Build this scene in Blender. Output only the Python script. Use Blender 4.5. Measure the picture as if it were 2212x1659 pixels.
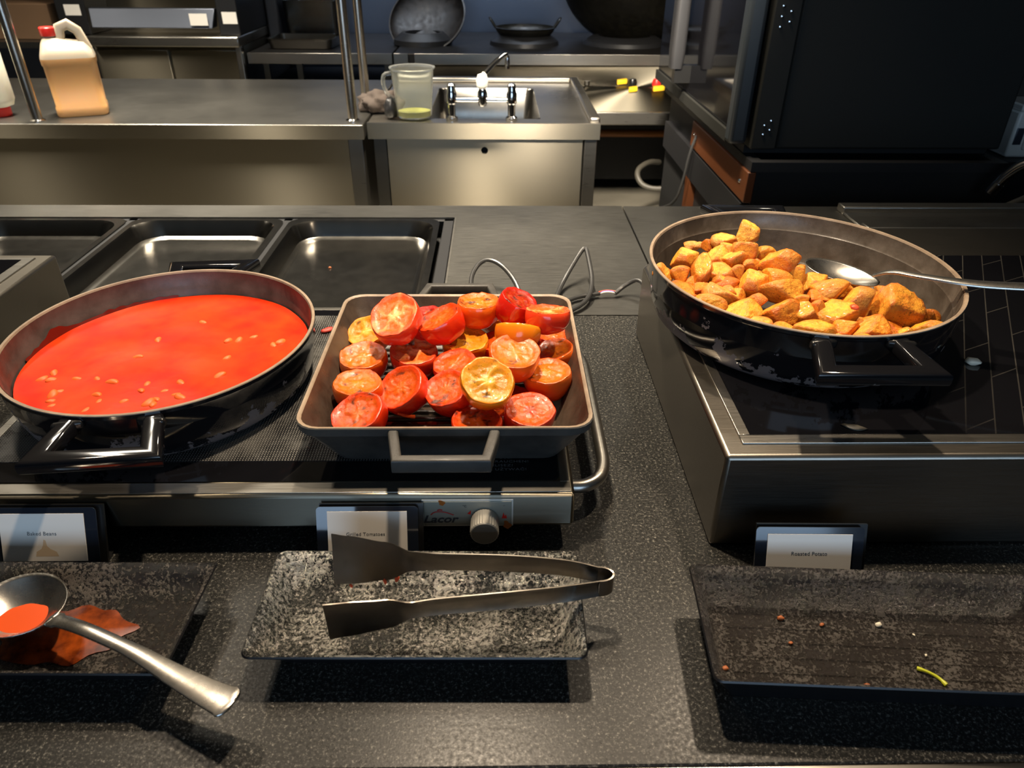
import bpy, bmesh, math, random
from mathutils import Vector, Matrix, Euler, noise
for o in list(bpy.data.objects): bpy.data.objects.remove(o)
R = math.radians; PI = math.pi
SC = bpy.context.scene; COL = SC.collection

# ------------------------------------------------------------------ camera, world, lights, exposure
def set_camera():
    f, th, ya, ro = 1570.0, R(31.8), R(1.26), R(.51)
    fw = Vector((math.sin(ya)*math.cos(th), math.cos(ya)*math.cos(th), -math.sin(th)))
    rt = Vector((math.cos(ya), -math.sin(ya), 0)); up = rt.cross(fw)
    rt, up = rt*math.cos(ro)+up*math.sin(ro), up*math.cos(ro)-rt*math.sin(ro)
    cd = bpy.data.cameras.new('camera'); cam = bpy.data.objects.new('camera', cd); COL.objects.link(cam)
    m = Matrix((rt, up, -fw)).transposed().to_4x4(); m.translation = Vector((0, 0, 1.45)); cam.matrix_world = m
    cd.sensor_width = 36; cd.lens = f/2212*36; cd.clip_start = .02
    cd.dof.use_dof = True; cd.dof.focus_distance = .88; cd.dof.aperture_fstop = 10
    SC.camera = cam
set_camera()
w = bpy.data.worlds.new('world'); SC.world = w; w.use_nodes = True
w.node_tree.nodes['Background'].inputs[0].default_value = (.45, .55, .7, 1)
w.node_tree.nodes['Background'].inputs[1].default_value = .25
def area(name, loc, aim, sx, sy, power, col, spread=180):
    l = bpy.data.lights.new(name, 'AREA'); l.shape = 'RECTANGLE'; l.size = sx; l.size_y = sy; l.energy = power; l.color = col
    l.spread = R(spread)
    o = bpy.data.objects.new(name, l); COL.objects.link(o); o.location = loc
    o.rotation_euler = (Vector(aim)-Vector(loc)).to_track_quat('-Z', 'Y').to_euler(); return o
def spot(name, loc, aim, power, col, radius, ang, blend):
    l = bpy.data.lights.new(name, 'SPOT'); l.energy = power; l.color = col; l.shadow_soft_size = radius
    l.spot_size = R(ang); l.spot_blend = blend
    o = bpy.data.objects.new(name, l); COL.objects.link(o); o.location = loc
    o.rotation_euler = (Vector(aim)-Vector(loc)).to_track_quat('-Z', 'Y').to_euler(); return o
WARM = (1, .80, .58)
spot('heat_lamp', (-.04, .79, 1.90), (-.05, .66, .95), 58, WARM, .022, 100, .6)
spot('heat_lamp', (.47, .98, 1.90), (.40, .84, 1.0), 27, WARM, .022, 80, .7)
spot('heat_lamp', (-.70, .98, 1.90), (-.50, .84, 1.0), 9, WARM, .022, 80, .7)
area('window_daylight', (.2, -2.40, 1.62), (.2, .8, 1.5), 2.7, 1.35, 40, (.50, .72, 1.0))
area('ceiling_strip', (-.10, 2.10, 2.80), (-.10, 2.10, 0), .06, .9, 46, (1, .87, .68), 80)
area('ceiling_strip', (-1.35, 2.7, 2.80), (-1.35, 2.7, 0), .14, 1.6, 92, (1, .90, .74), 100)
area('ceiling_strip', (-3.0, 2.2, 2.80), (-3.0, 2.2, 0), .14, 1.6, 36, (1, .90, .74), 110)
area('ceiling_strip', (.9, 3.1, 2.80), (.9, 3.1, 0), .14, .9, 14, (1, .90, .74), 110)
area('under_range_fill', (.10, 1.25, 2.15), (.90, 4.5, 0), .2, .2, 15, (1, .88, .72), 36)  # added unseen narrow beam that brightens the floor under the range
area('back_wall_fill', (-.2, 4.55, 1.85), (-.2, 5.1, 1.0), 2.4, .12, 12, (.78, .87, 1.0), 110)  # added unseen strip that brightens the low back wall; no hood is built
VS = SC.view_settings; VS.view_transform = 'Standard'; VS.look = 'None'; VS.exposure = 0.0; VS.gamma = 1.0; VS.use_curve_mapping = False

# ------------------------------------------------------------------ materials
def lin(c):
    return tuple((x/12.92 if x <= .04045 else ((x+.055)/1.055)**2.4) for x in [v/255 for v in c])
def mat(name, rgb=(128, 128, 128), metal=0, rough=.5, spec=.5, coat=0, sss=0, emit=None, es=1, trans=0, ior=1.45, aniso=0, raw=None):
    m = bpy.data.materials.new(name); m.use_nodes = True; b = m.node_tree.nodes['Principled BSDF']
    b.inputs['Base Color'].default_value = (*(raw or lin(rgb)), 1); b.inputs['Metallic'].default_value = metal
    b.inputs['Roughness'].default_value = rough; b.inputs['Specular IOR Level'].default_value = spec
    b.inputs['Coat Weight'].default_value = coat; b.inputs['Coat Roughness'].default_value = .08
    b.inputs['IOR'].default_value = ior; b.inputs['Transmission Weight'].default_value = trans
    if sss:
        b.inputs['Subsurface Weight'].default_value = sss; b.inputs['Subsurface Radius'].default_value = (1, .35, .15); b.inputs['Subsurface Scale'].default_value = .006
    if emit: b.inputs['Emission Color'].default_value = (*emit, 1); b.inputs['Emission Strength'].default_value = es
    if aniso:
        b.inputs['Anisotropic'].default_value = aniso
        t = m.node_tree.nodes.new('ShaderNodeTangent'); t.direction_type = 'RADIAL'; t.axis = 'Z'
        m.node_tree.links.new(t.outputs[0], b.inputs['Tangent'])
    return m
class NT:
    """small node helper on a material"""
    def __init__(s, m): s.t = m.node_tree; s.b = s.t.nodes['Principled BSDF']; s.c = None
    def n(s, kind, **kw):
        x = s.t.nodes.new('ShaderNode'+kind)
        for k, v in kw.items():
            if k in x.inputs: x.inputs[k].default_value = v
            else: setattr(x, k, v)
        return x
    def l(s, a, b): s.t.links.new(a, b)
    def coord(s, scale=(1, 1, 1), rot=(0, 0, 0), out='Object'):
        tc = s.n('TexCoord'); mp = s.n('Mapping'); mp.inputs['Scale'].default_value = scale; mp.inputs['Rotation'].default_value = rot
        s.l(tc.outputs[out], mp.inputs[0]); return mp.outputs[0]
    def noise(s, vec, scale, detail=4, rough=.5, out='Fac'):
        x = s.n('TexNoise', Scale=scale, Detail=detail, Roughness=rough); s.l(vec, x.inputs['Vector']); return x.outputs[out]
    def voro(s, vec, scale, feature='F1', out='Distance'):
        x = s.n('TexVoronoi', Scale=scale); x.feature = feature; s.l(vec, x.inputs['Vector']); return x.outputs[out]
    def ramp(s, fac, stops, interp='LINEAR'):
        r = s.n('ValToRGB'); cr = r.color_ramp; cr.interpolation = interp
        while len(cr.elements) < len(stops): cr.elements.new(.5)
        for e, (p, c) in zip(cr.elements, stops):
            e.position = p; e.color = (*((c,)*3 if isinstance(c, (int, float)) else c), 1)
        s.l(fac, r.inputs[0]); return r.outputs[0]
    def mix(s, fac, a, b, mode='MIX'):
        x = s.n('Mix', data_type='RGBA', blend_type=mode)
        for i, v in ((0, fac), (6, a), (7, b)):
            if hasattr(v, 'is_output'): s.l(v, x.inputs[i])
            elif i == 0: x.inputs[0].default_value = v
            else: x.inputs[i].default_value = (*v, 1)
        return x.outputs[2]
    def math(s, op, a, b=0.0):
        x = s.n('Math', operation=op)
        for i, v in ((0, a), (1, b)):
            if hasattr(v, 'is_output'): s.l(v, x.inputs[i])
            else: x.inputs[i].default_value = v
        return x.outputs[0]
    def color(s, o): s.l(o, s.b.inputs['Base Color'])
    def rough(s, o): s.l(o, s.b.inputs['Roughness'])
    def metal(s, o): s.l(o, s.b.inputs['Metallic'])
    def bump(s, h, strength=.3, dist=.001):
        x = s.n('Bump', Strength=strength, Distance=dist); s.l(h, x.inputs['Height']); s.l(x.outputs[0], s.b.inputs['Normal'])
def steel(name, rgb, rough=.3, stretch=(3, 60, 60), var=.12, aniso=0, scr=.25):
    m = mat(name, rgb, 1, rough, aniso=aniso); q = NT(m); m.node_tree.nodes['Principled BSDF'].inputs['Anisotropic Rotation'].default_value = .25 if aniso else 0
    v = q.coord(stretch); a = q.noise(v, 6, 5, .6); v2 = q.coord((1, 1, 1)); b_ = q.noise(v2, 3, 3)
    q.rough(q.math('ADD', q.math('MULTIPLY', q.math('ADD', a, b_), var), rough-var))
    q.bump(a, scr, .0004); return m
M = {}
M['steel'] = steel('brushed_steel', (168, 164, 156), .30)
M['steel_panel'] = steel('brushed_steel_panel', (136, 129, 114), .36, (2, 80, 80), .03, 1.0)
M['pole_steel'] = steel('polished_tube_steel', (190, 182, 170), .24)
M['steel_dark'] = steel('worn_dark_steel', (112, 110, 105), .36, (4, 50, 50), .16)
M['steel_tray'] = steel('pressed_steel', (130, 127, 121), .20, (6, 6, 6), .06, 0, .15)
M['steel_riser'] = steel('satin_steel', (138, 132, 122), .33, (4, 90, 90), .10)
M['steel_sooty'] = steel('sooty_steel', (58, 56, 54), .5, (4, 50, 50), .1)
M['knob_side'] = mat('knob_side', (190, 186, 176), .7, .38)
M['chrome'] = mat('chrome', (205, 205, 205), 1, .09)
M['cutlery'] = steel('worn_cutlery_steel', (196, 192, 184), .27, (30, 30, 30), .06, 0, .2)
M['tong_steel'] = steel('tong_steel', (150, 142, 132), .24, (20, 20, 20), .08, 0, .2)
M['black_glass'] = mat('black_glass', raw=(.004, .004, .005), rough=.06, spec=.5)
M['black_paint'] = mat('black_paint', raw=(.012, .012, .013), rough=.42)
M['black_matte'] = mat('black_matte', raw=(.006, .006, .006), rough=.6)
M['oven_black'] = mat('oven_black', raw=(.014, .014, .012), rough=.62, spec=.25)
M['oven_blue'] = mat('oven_door_edge', raw=(.022, .027, .032), rough=.35)
M['plastic_black'] = mat('plastic_black', raw=(.008, .008, .008), rough=.25)
M['white_paper'] = mat('white_card', (238, 232, 222), 0, .7)
M['ink'] = mat('printed_ink', (52, 54, 60), 0, .6)
M['grey_ink'] = mat('grey_ink', (92, 92, 92), 0, .6)
M['red_ink'] = mat('red_ink', (170, 40, 36), 0, .5)
M['panel_grey'] = mat('control_panel_grey', (140, 142, 132), 0, .4)
M['red_plastic'] = mat('red_plastic', (205, 40, 34), 0, .35)
M['yellow_plastic'] = mat('yellow_plastic', (214, 172, 34), 0, .4)
M['orange_pipe'] = mat('orange_painted_pipe', (136, 80, 20), 0, .45)
M['brown_wood'] = mat('brown_varnished_wood', (80, 44, 22), 0, .4)
M['cardboard'] = mat('cardboard', (120, 92, 66), 0, .8)
M['cable_black'] = mat('cable_black', raw=(.03, .03, .03), rough=.3)
M['hose_grey'] = mat('hose_grey', (56, 53, 46), 0, .5)
M['rag'] = mat('brown_rag', (58, 49, 43), 0, .9)
M['cream_plastic'] = mat('cream_plastic', (226, 222, 204), 0, .35, sss=.2)
M['white_plastic'] = mat('white_plastic', (205, 205, 198), 0, .4)
M['tap_white'] = mat('white_tap_head', (235, 232, 222), 0, .3)
M['wall_steel'] = steel('splashback_steel', (98, 103, 114), .42, (2, 2, 30), .08)
M['ceiling'] = mat('ceiling_paint', (150, 146, 138), 0, .8)
M['clear'] = mat('clear_acrylic', (235, 240, 245), 0, .04, trans=1, ior=1.3)
M['jar_clear'] = mat('cloudy_polycarbonate', (228, 230, 224), 0, .10, trans=.92, ior=1.1)

def m_granite():
    m = mat('black_granite', raw=(.02, .02, .019), rough=.34, spec=.28); q = NT(m); v = q.coord()
    a = q.ramp(q.noise(v, 330, 3, .7), [(.50, .0), (.60, .15), (.72, 1)])
    b = q.ramp(q.voro(v, 420), [(.0, 1), (.25, .0)])
    c = q.noise(v, 14, 3)
    f = q.math('MULTIPLY', q.math('MAXIMUM', a, q.math('MULTIPLY', b, .6)), q.math('ADD', q.math('MULTIPLY', c, .7), .25))
    q.color(q.mix(f, (.012, .012, .011), (.38, .36, .31))); q.rough(q.ramp(q.noise(v, 300, 3), [(.3, .26), (.7, .46)]))
    q.bump(q.noise(v, 500, 3), .18, .0004); return m
M['granite'] = m_granite()
def m_floor():
    m = mat('floor_grey', (120, 116, 104), rough=.5); q = NT(m); v = q.coord()
    q.color(q.mix(q.noise(v, 5, 5), lin((96, 92, 82)), lin((136, 130, 116)))); return m
M['floor'] = m_floor()
def m_tilewall():
    m = mat('dark_tile_wall', raw=(.012, .012, .012), rough=.3); q = NT(m)
    v = q.coord((1, 1, 1), (R(90), 0, R(30)))
    br = q.n('TexBrick', Scale=1.0); br.inputs['Color1'].default_value = (.012, .012, .012, 1); br.inputs['Color2'].default_value = (.016, .016, .016, 1)
    br.inputs['Mortar'].default_value = (.16, .15, .13, 1); br.inputs['Mortar Size'].default_value = .012; br.inputs['Brick Width'].default_value = .5; br.inputs['Row Height'].default_value = .24
    q.l(v, br.inputs['Vector']); q.color(br.outputs['Color']); return m
M['tile_wall'] = m_tilewall()
def m_enamel():
    m = mat('black_enamel', raw=(.005, .005, .006), rough=.1, coat=.6); q = NT(m); v = q.coord()
    ch = q.noise(v, 26, 6, .65); z = q.n('SeparateXYZ'); tc = q.n('TexCoord'); q.l(tc.outputs['Object'], z.inputs[0])
    low = q.math('MULTIPLY', q.math('SUBTRACT', .042, z.outputs[2]), 4.5)
    chip = q.ramp(q.math('ADD', ch, low), [(.595, 0), (.61, 1)])
    q.color(q.mix(chip, (.005, .005, .006), lin((92, 84, 82)))); q.rough(q.ramp(chip, [(0, .1), (1, .5)]))
    q.l(q.math('SUBTRACT', .6, chip), q.b.inputs['Coat Weight'])
    q.bump(chip, -.3, .0006); return m
M['enamel'] = m_enamel()
def m_iron(name, c1, c2, rough):
    m = mat(name, c1, 0, rough, .5); q = NT(m); v = q.coord()
    q.color(q.mix(q.ramp(q.noise(v, 22, 6, .65), [(.35, 0), (.65, 1)]), lin(c1), lin(c2)))
    q.rough(q.ramp(q.noise(v, 35, 4), [(.3, rough-.14), (.7, rough+.1)])); q.bump(q.noise(v, 700, 2), .22, .0006); return m
M['iron_bean'] = m_iron('seasoned_iron_brown', (54, 44, 40), (78, 66, 62), .42)
M['iron_potato'] = m_iron('seasoned_iron_grey', (60, 52, 44), (92, 84, 76), .36)
M['iron_rim'] = m_iron('bare_iron_rim', (120, 104, 88), (150, 132, 112), .5)
M['cast_grey'] = m_iron('cast_iron_grey', (50, 49, 47), (66, 64, 60), .5)
M['cast_inner'] = m_iron('cast_iron_oily', (46, 37, 30), (70, 58, 48), .36)
M['cast_ridge'] = m_iron('cast_iron_ridge', (38, 33, 29), (58, 50, 44), .38)
M['wok'] = m_iron('carbon_steel_wok', (15, 12, 9), (30, 23, 17), .5)
M['wok_dark'] = m_iron('sooty_wok', (20, 19, 15), (32, 30, 23), .45)
def m_dots():
    m = mat('dotted_glass', raw=(.01, .01, .011), rough=.22); q = NT(m); v = q.coord((1, 1, 0), (0, 0, R(30)))
    d = q.voro(q.coord((1, 1, 0)), 330); x = q.t.nodes
    x[d.node.name].inputs['Randomness'].default_value = 0
    f = q.ramp(d, [(.20, 1), (.34, 0)])
    worn = q.ramp(q.noise(q.coord(), 9, 5, .7), [(.46, 0), (.62, 1)])
    q.color(q.mix(q.math('MAXIMUM', f, q.math('MULTIPLY', worn, .35)), (.010, .010, .011), (.14, .135, .12))); q.bump(f, .5, .0005)
    q.rough(q.ramp(worn, [(0, .2), (1, .45)])); return m
M['dots'] = m_dots()
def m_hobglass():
    m = mat('black_glass_painted_reflection', raw=(.004, .004, .005), rough=.06, spec=.5); q = NT(m)  # reflected grid lines are painted into the glass colour, fading in to the right
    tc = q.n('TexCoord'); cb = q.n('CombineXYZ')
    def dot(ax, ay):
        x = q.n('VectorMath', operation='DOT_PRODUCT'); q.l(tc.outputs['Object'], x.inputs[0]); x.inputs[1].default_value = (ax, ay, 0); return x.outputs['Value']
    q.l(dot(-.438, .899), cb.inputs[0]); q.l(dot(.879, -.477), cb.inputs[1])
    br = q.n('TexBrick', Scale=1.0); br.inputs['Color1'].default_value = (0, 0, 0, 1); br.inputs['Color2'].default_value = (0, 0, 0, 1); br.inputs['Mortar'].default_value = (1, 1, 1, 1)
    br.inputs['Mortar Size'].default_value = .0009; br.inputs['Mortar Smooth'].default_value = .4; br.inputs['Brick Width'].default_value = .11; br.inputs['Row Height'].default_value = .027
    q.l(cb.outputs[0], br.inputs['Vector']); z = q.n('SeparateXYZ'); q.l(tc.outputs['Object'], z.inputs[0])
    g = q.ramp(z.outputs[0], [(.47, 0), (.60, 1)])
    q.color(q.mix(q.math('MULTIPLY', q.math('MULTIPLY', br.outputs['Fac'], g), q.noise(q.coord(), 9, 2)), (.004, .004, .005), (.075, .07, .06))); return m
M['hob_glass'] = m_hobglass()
def m_plate(name, silver, dark, cover, rough, scale=1.0, met=.75):
    m = mat(name, raw=dark, rough=.2); q = NT(m); v = q.coord()
    n1 = q.noise(v, 210*scale, 7, .72); n2 = q.noise(v, 520*scale, 3, .6); g = q.noise(v, 26, 3)
    f = q.math('ADD', n1, q.math('MULTIPLY', q.math('SUBTRACT', n2, .5), .35)); f = q.math('ADD', f, q.math('MULTIPLY', q.math('SUBTRACT', g, .5), .35))
    k = q.ramp(f, [(cover-.035, 0), (cover+.035, 1)])
    q.color(q.mix(k, dark, silver)); q.metal(q.math('MULTIPLY', k, met)); q.rough(q.ramp(k, [(0, .16), (1, rough)]))
    q.bump(q.math('ADD', n1, q.math('MULTIPLY', k, .35)), .9, .0022); return m
M['glaze_silver'] = m_plate('silver_mottled_glaze', (.40, .385, .35), (.006, .006, .005), .505, .25, 1.15, 1.0)
M['glaze_black'] = m_plate('black_pitted_glaze', (.13, .115, .10), (.012, .011, .010), .54, .38, 1.4)
M['glaze_brown'] = m_plate('brown_black_glaze', (.10, .09, .08), (.016, .013, .011), .52, .36, 1.5, .5)
M['glaze_side'] = mat('black_glaze_side', raw=(.006, .006, .007), rough=.35)
def m_sauce():
    m = mat('bean_tomato_sauce', (224, 44, 18), 0, .30, .3, sss=.15); q = NT(m); v = q.coord()
    q.color(q.mix(q.ramp(q.noise(v, 16, 5, .6), [(.35, 0), (.68, 1)]), lin((186, 34, 8)), lin((214, 62, 12)))); q.bump(q.noise(v, 60, 3), .10, .002); return m
M['sauce'] = m_sauce()
M['bean'] = mat('haricot_bean', (222, 98, 36), 0, .5, sss=.15)
M['sauce_film'] = mat('sauce_film', (158, 92, 40), 0, .3, .5)
M['sauce_orange'] = mat('sauce_in_spoon', (206, 76, 26), 0, .2, .5)
M['dried_sauce'] = mat('dried_sauce', (92, 20, 10), 0, .35)
M['pale_crumb'] = mat('pale_crumb', (214, 206, 186), 0, .6)
M['brown_crumb'] = mat('brown_crumb', (150, 84, 44), 0, .6)
M['green_stem'] = mat('green_stem', (176, 182, 40), 0, .45)
M['red_crumb'] = mat('red_crumb', (178, 58, 46), 0, .5)
M['chilli'] = mat('red_pepper', (214, 84, 48), 0, .4)
def m_vcol(name, rough, coat=0, sss=.12, nscale=0, bump=0, herbs=False, obcol=False, wet=.0):
    m = mat(name, rough=rough, coat=coat, sss=sss); q = NT(m)
    at = q.n('VertexColor'); at.layer_name = 'Col'; c = at.outputs['Color']; v = q.coord()
    if obcol:
        oi = q.n('ObjectInfo'); c = q.mix(1.0, c, oi.outputs['Color'], 'MULTIPLY')
        ad = q.n('VectorMath', operation='ADD'); q.l(v, ad.inputs[0])
        sc = q.n('VectorMath', operation='SCALE'); sc.inputs['Scale'].default_value = 7.0
        cb = q.n('CombineXYZ'); q.l(oi.outputs['Random'], cb.inputs[0]); q.l(oi.outputs['Random'], cb.inputs[1]); q.l(cb.outputs[0], sc.inputs[0]); q.l(sc.outputs[0], ad.inputs[1]); v = ad.outputs[0]
    if nscale:
        br = q.ramp(q.noise(v, nscale, 7, .72), [(.45, 0), (.66, 1)])
        c = q.mix(q.math('MULTIPLY', br, .55), c, lin((176, 74, 16)))
    if herbs:
        h = q.ramp(q.noise(q.coord((1, 2.2, 1.3) if not obcol else (.035, .08, .05)), 420 if obcol else 300, 2, .6), [(.66, 0), (.69, 1)])
        h2 = q.ramp(q.noise(v, 120 if not obcol else 5, 5, .7), [(.66, 0), (.72, 1)])
        c = q.mix(q.math('MULTIPLY', q.math('MAXIMUM', h, h2), .8), c, lin((66, 34, 12)))
    q.color(c)
    if bump: q.bump(q.noise(v, bump, 5, .65), .35, .0016 if not obcol else .03)
    if wet: q.rough(q.ramp(q.noise(v, 150, 3), [(.35, wet), (.65, rough+.1)]))
    return m
M['tomato_skin'] = m_vcol('tomato_skin', .20, .35, .10)
M['tomato_flesh'] = m_vcol('tomato_flesh', .36, .08, .10, 0, 260, True, wet=.10); M['tomato_flesh'].node_tree.nodes['Principled BSDF'].inputs['Specular IOR Level'].default_value = .42
M['potato'] = m_vcol('roast_potato', .42, .12, .1, 3.6, 6, True, True, wet=.22)

# ------------------------------------------------------------------ mesh helpers
def tag(o, label=None, cat=None, group=None, kind=None):
    for k, v in (('label', label), ('category', cat), ('group', group), ('kind', kind)):
        if v: o[k] = v
    return o
def link(name, me, parent=None):
    o = bpy.data.objects.new(name, me); COL.objects.link(o)
    if parent: o.parent = parent
    return o
def empty(name, loc, label=None, cat=None, group=None, rz=0):
    o = link(name, None); o.location = loc; o.rotation_euler = (0, 0, rz); o.empty_display_size = .02
    return tag(o, label, cat, group)
def smooth_me(me, ang=35):
    for p in me.polygons: p.use_smooth = True
    try: me.set_sharp_from_angle(angle=R(ang))
    except Exception: pass
class MB:
    def __init__(s): s.v = []; s.f = []; s.m = []
    def add(s, vs, fs, mi=0):
        k = len(s.v); s.v += [tuple(x) for x in vs]; s.f += [tuple(i+k for i in f) for f in fs]; s.m += [mi]*len(fs); return s
    def box(s, x0, x1, y0, y1, z0, z1, mi=0):
        vs = [(x, y, z) for z in (z0, z1) for y in (y0, y1) for x in (x0, x1)]
        return s.add(vs, [(0, 2, 3, 1), (4, 5, 7, 6), (0, 1, 5, 4), (2, 6, 7, 3), (0, 4, 6, 2), (1, 3, 7, 5)], mi)
    def loft(s, secs, cap0=True, cap1=True, mi=0, closed=True, mis=None):
        n = len(secs[0]); vs = [p for q in secs for p in q]; fs = []; ms = []
        for i in range(len(secs)-1):
            for j in range(n if closed else n-1):
                a, b = i*n+j, i*n+(j+1) % n; fs.append((a, b, b+n, a+n)); ms.append(mis[i] if mis else mi)
        if cap0: fs.append(tuple(range(n-1, -1, -1))); ms.append(mis[0] if mis else mi)
        if cap1: fs.append(tuple(range((len(secs)-1)*n, len(secs)*n))); ms.append(mis[-1] if mis else mi)
        k = len(s.v); s.v += [tuple(x) for x in vs]; s.f += [tuple(i+k for i in f) for f in fs]; s.m += ms; return s
    def lathe(s, prof, n=48, sx=1, sy=1, c=(0, 0, 0), cap0=False, cap1=False, mi=0, mis=None):
        secs = [[(c[0]+r*sx*math.cos(2*PI*j/n), c[1]+r*sy*math.sin(2*PI*j/n), c[2]+z) for j in range(n)] for r, z in prof]
        return s.loft(secs, cap0, cap1, mi, True, mis)
    def tube(s, path, r, n=10, sub=0, mi=0, caps=True):
        P = [Vector(p) for p in path]
        for _ in range(sub):
            Q = [P[0]]
            for i in range(len(P)-1):
                a, b = P[i], P[i+1]; Q += [a*.75+b*.25, a*.25+b*.75]
            P = Q+[P[-1]]
        rs = r if isinstance(r, list) else [r]*len(P)
        if len(rs) != len(P): rs = [rs[min(len(rs)-1, int(i*len(rs)/len(P)))] for i in range(len(P))]
        secs = []; ref = None
        for i, p in enumerate(P):
            t = (P[min(i+1, len(P)-1)]-P[max(i-1, 0)]).normalized()
            if ref is None: ref = t.orthogonal().normalized()
            ref = (ref-t*ref.dot(t)).normalized(); bi = t.cross(ref)
            secs.append([p+(ref*math.cos(2*PI*k/n)+bi*math.sin(2*PI*k/n))*rs[i] for k in range(n)])
        return s.loft(secs, caps, caps, mi)
    def sweep(s, path, sec, up=(0, 0, 1), mi=0):
        """mitred sweep of a 2-D section [(side, up)] along a path"""
        P = [Vector(p) for p in path]; U = Vector(up); secs = []
        for i, p in enumerate(P):
            a = (P[i]-P[i-1]).normalized() if i else (P[1]-P[0]).normalized()
            b = (P[i+1]-P[i]).normalized() if i < len(P)-1 else a
            t = (a+b).normalized(); sd = U.cross(t).normalized(); k = 1/max(.45, t.dot(a)); u2 = t.cross(sd)
            secs.append([p+sd*x*k+u2*y for x, y in sec])
        return s.loft(secs, True, True, mi)
    def obj(s, name, mats, parent=None, bevel=0, smooth=35, seg=2):
        me = bpy.data.meshes.new(name); me.from_pydata(s.v, [], s.f)
        for m in (mats if isinstance(mats, (list, tuple)) else [mats]): me.materials.append(M[m] if isinstance(m, str) else m)
        me.polygons.foreach_set('material_index', s.m)
        bm = bmesh.new(); bm.from_mesh(me); bmesh.ops.recalc_face_normals(bm, faces=bm.faces); bm.to_mesh(me); bm.free()
        if smooth: smooth_me(me, smooth)
        o = link(name, me, parent)
        if bevel:
            b = o.modifiers.new('bevel', 'BEVEL'); b.width = bevel; b.segments = seg; b.limit_method = 'ANGLE'; b.angle_limit = R(40)
        return o
def rr(hx, hy, r, z, n=5, c=(0, 0)):
    out = []
    for qx, qy, a0 in ((1, 1, 0), (-1, 1, 90), (-1, -1, 180), (1, -1, 270)):
        for k in range(n+1):
            a = R(a0+90*k/n); out.append((c[0]+qx*(hx-r)+r*math.cos(a), c[1]+qy*(hy-r)+r*math.sin(a), z))
    return out
def rsec(w, h, r=.3, n=3):
    r = min(w, h)*r; return [(x, y) for x, y, _ in rr(w/2, h/2, r, 0, n)]
def rotsec(path_sec, rz, c):
    m = Matrix.Translation(c) @ Matrix.Rotation(rz, 4, 'Z'); return [m @ Vector(p) for p in path_sec]
def text(name, body, size, mtl, parent, loc, rot, shear=0, bold=0, sx=1, space=1.0, align='CENTER'):
    cu = bpy.data.curves.new('text', 'FONT'); cu.body = body; cu.size = size; cu.align_x = align; cu.align_y = 'CENTER'; cu.shear = shear; cu.offset = bold
    cu.extrude = 0.00002; cu.resolution_u = 3; cu.space_character = space
    t = bpy.data.objects.new('text', cu); COL.objects.link(t); bpy.context.view_layer.update()
    me = bpy.data.meshes.new_from_object(t.evaluated_get(bpy.context.evaluated_depsgraph_get())); me.name = name
    bpy.data.objects.remove(t); bpy.data.curves.remove(cu)
    me.materials.clear(); me.materials.append(M[mtl]); o = link(name, me, parent); o.location = loc; o.rotation_euler = rot; o.scale = (sx, 1, 1); return o
def simple(name, mats, build, parent=None, bevel=0, smooth=35):
    b = MB(); build(b); return b.obj(name, mats, parent, bevel, smooth)
def bx(name, m, x0, x1, y0, y1, z0, z1, parent=None, bevel=0):
    return simple(name, m, lambda b: b.box(x0, x1, y0, y1, z0, z1), parent, bevel)
def structure(o): o['kind'] = 'structure'; return o
def local(o, parent):
    """keep world placement for a child of an Empty that is not at the origin"""
    o.parent = parent; o.matrix_parent_inverse = Matrix.Translation(parent.location).inverted(); return o

# ------------------------------------------------------------------ room shell
structure(bx('floor', 'floor', -4, 4, -2.5, 5.3, -.05, 0))
structure(bx('ceiling', 'ceiling', -4, 4, -2.5, 5.3, 2.85, 2.9))
structure(bx('wall_back', 'wall_steel', -4, 4, 5.25, 5.35, 0, 2.85))
structure(bx('wall_left', 'tile_wall', -4.1, -4, -2.5, 5.3, 0, 2.85))
structure(bx('wall_right', 'tile_wall', 4, 4.1, -2.5, 5.3, 0, 2.85))
def wf(b):
    b.box(-4, -1.3, -2.6, -2.5, 0, 2.85); b.box(1.7, 4, -2.6, -2.5, 0, 2.85); b.box(-1.3, 1.7, -2.6, -2.5, 0, .9); b.box(-1.3, 1.7, -2.6, -2.5, 2.35, 2.85)
structure(simple('wall_front', 'ceiling', wf))
def win(b):
    for x in (-1.3, .17, 1.64): b.box(x, x+.06, -2.58, -2.52, .9, 2.35)
    for z in (.9, 2.29): b.box(-1.3, 1.7, -2.58, -2.52, z, z+.06)
structure(simple('window_1', 'white_plastic', win))

# ------------------------------------------------------------------ counter
gc = empty('buffet_counter', (0, .7, 0), 'black speckled granite buffet counter carrying the pans and plates', 'counter')
local(bx('granite_top', 'granite', -2.2, 2.2, .322, 1.107, .86, .9, None, .002), gc)
local(bx('edge_strip', 'steel', -2.2, 2.2, .316, .3215, .858, .9, None, .001), gc)
local(bx('base', 'black_matte', -2.2, 2.2, .40, 1.65, .0, .858), gc)
wt = empty('steel_worktop', (-.8, 1.4, 0), 'dark brushed steel worktop behind the tomato pan, holding the sunken trays', 'worktop')
def wtA(b):
    x0, x1, y0, y1 = -1.18, -.098, 1.118, 1.606
    for q in ((-2.2, x0, 1.109, 1.69), (x1, .2935, 1.109, 1.69), (x0, x1, 1.109, y0), (x0, x1, y1, 1.69)): b.box(q[0], q[1], q[2], q[3], .862, .9)
local(simple('worktop_plate', 'steel_dark', wtA), wt)
def wtF(b):
    for x in (-1.168, -.820, -.473): b.box(x-.0105, x+.0105, 1.119, 1.605, .868, .8965)
    b.box(-.122, -.1, 1.119, 1.605, .868, .8965); b.box(-1.178, -.1, 1.592, 1.605, .868, .8965); b.box(-1.178, -.1, 1.119, 1.13, .868, .8965)
local(simple('well_frame', 'black_paint', wtF, None, .0015), wt)
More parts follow.
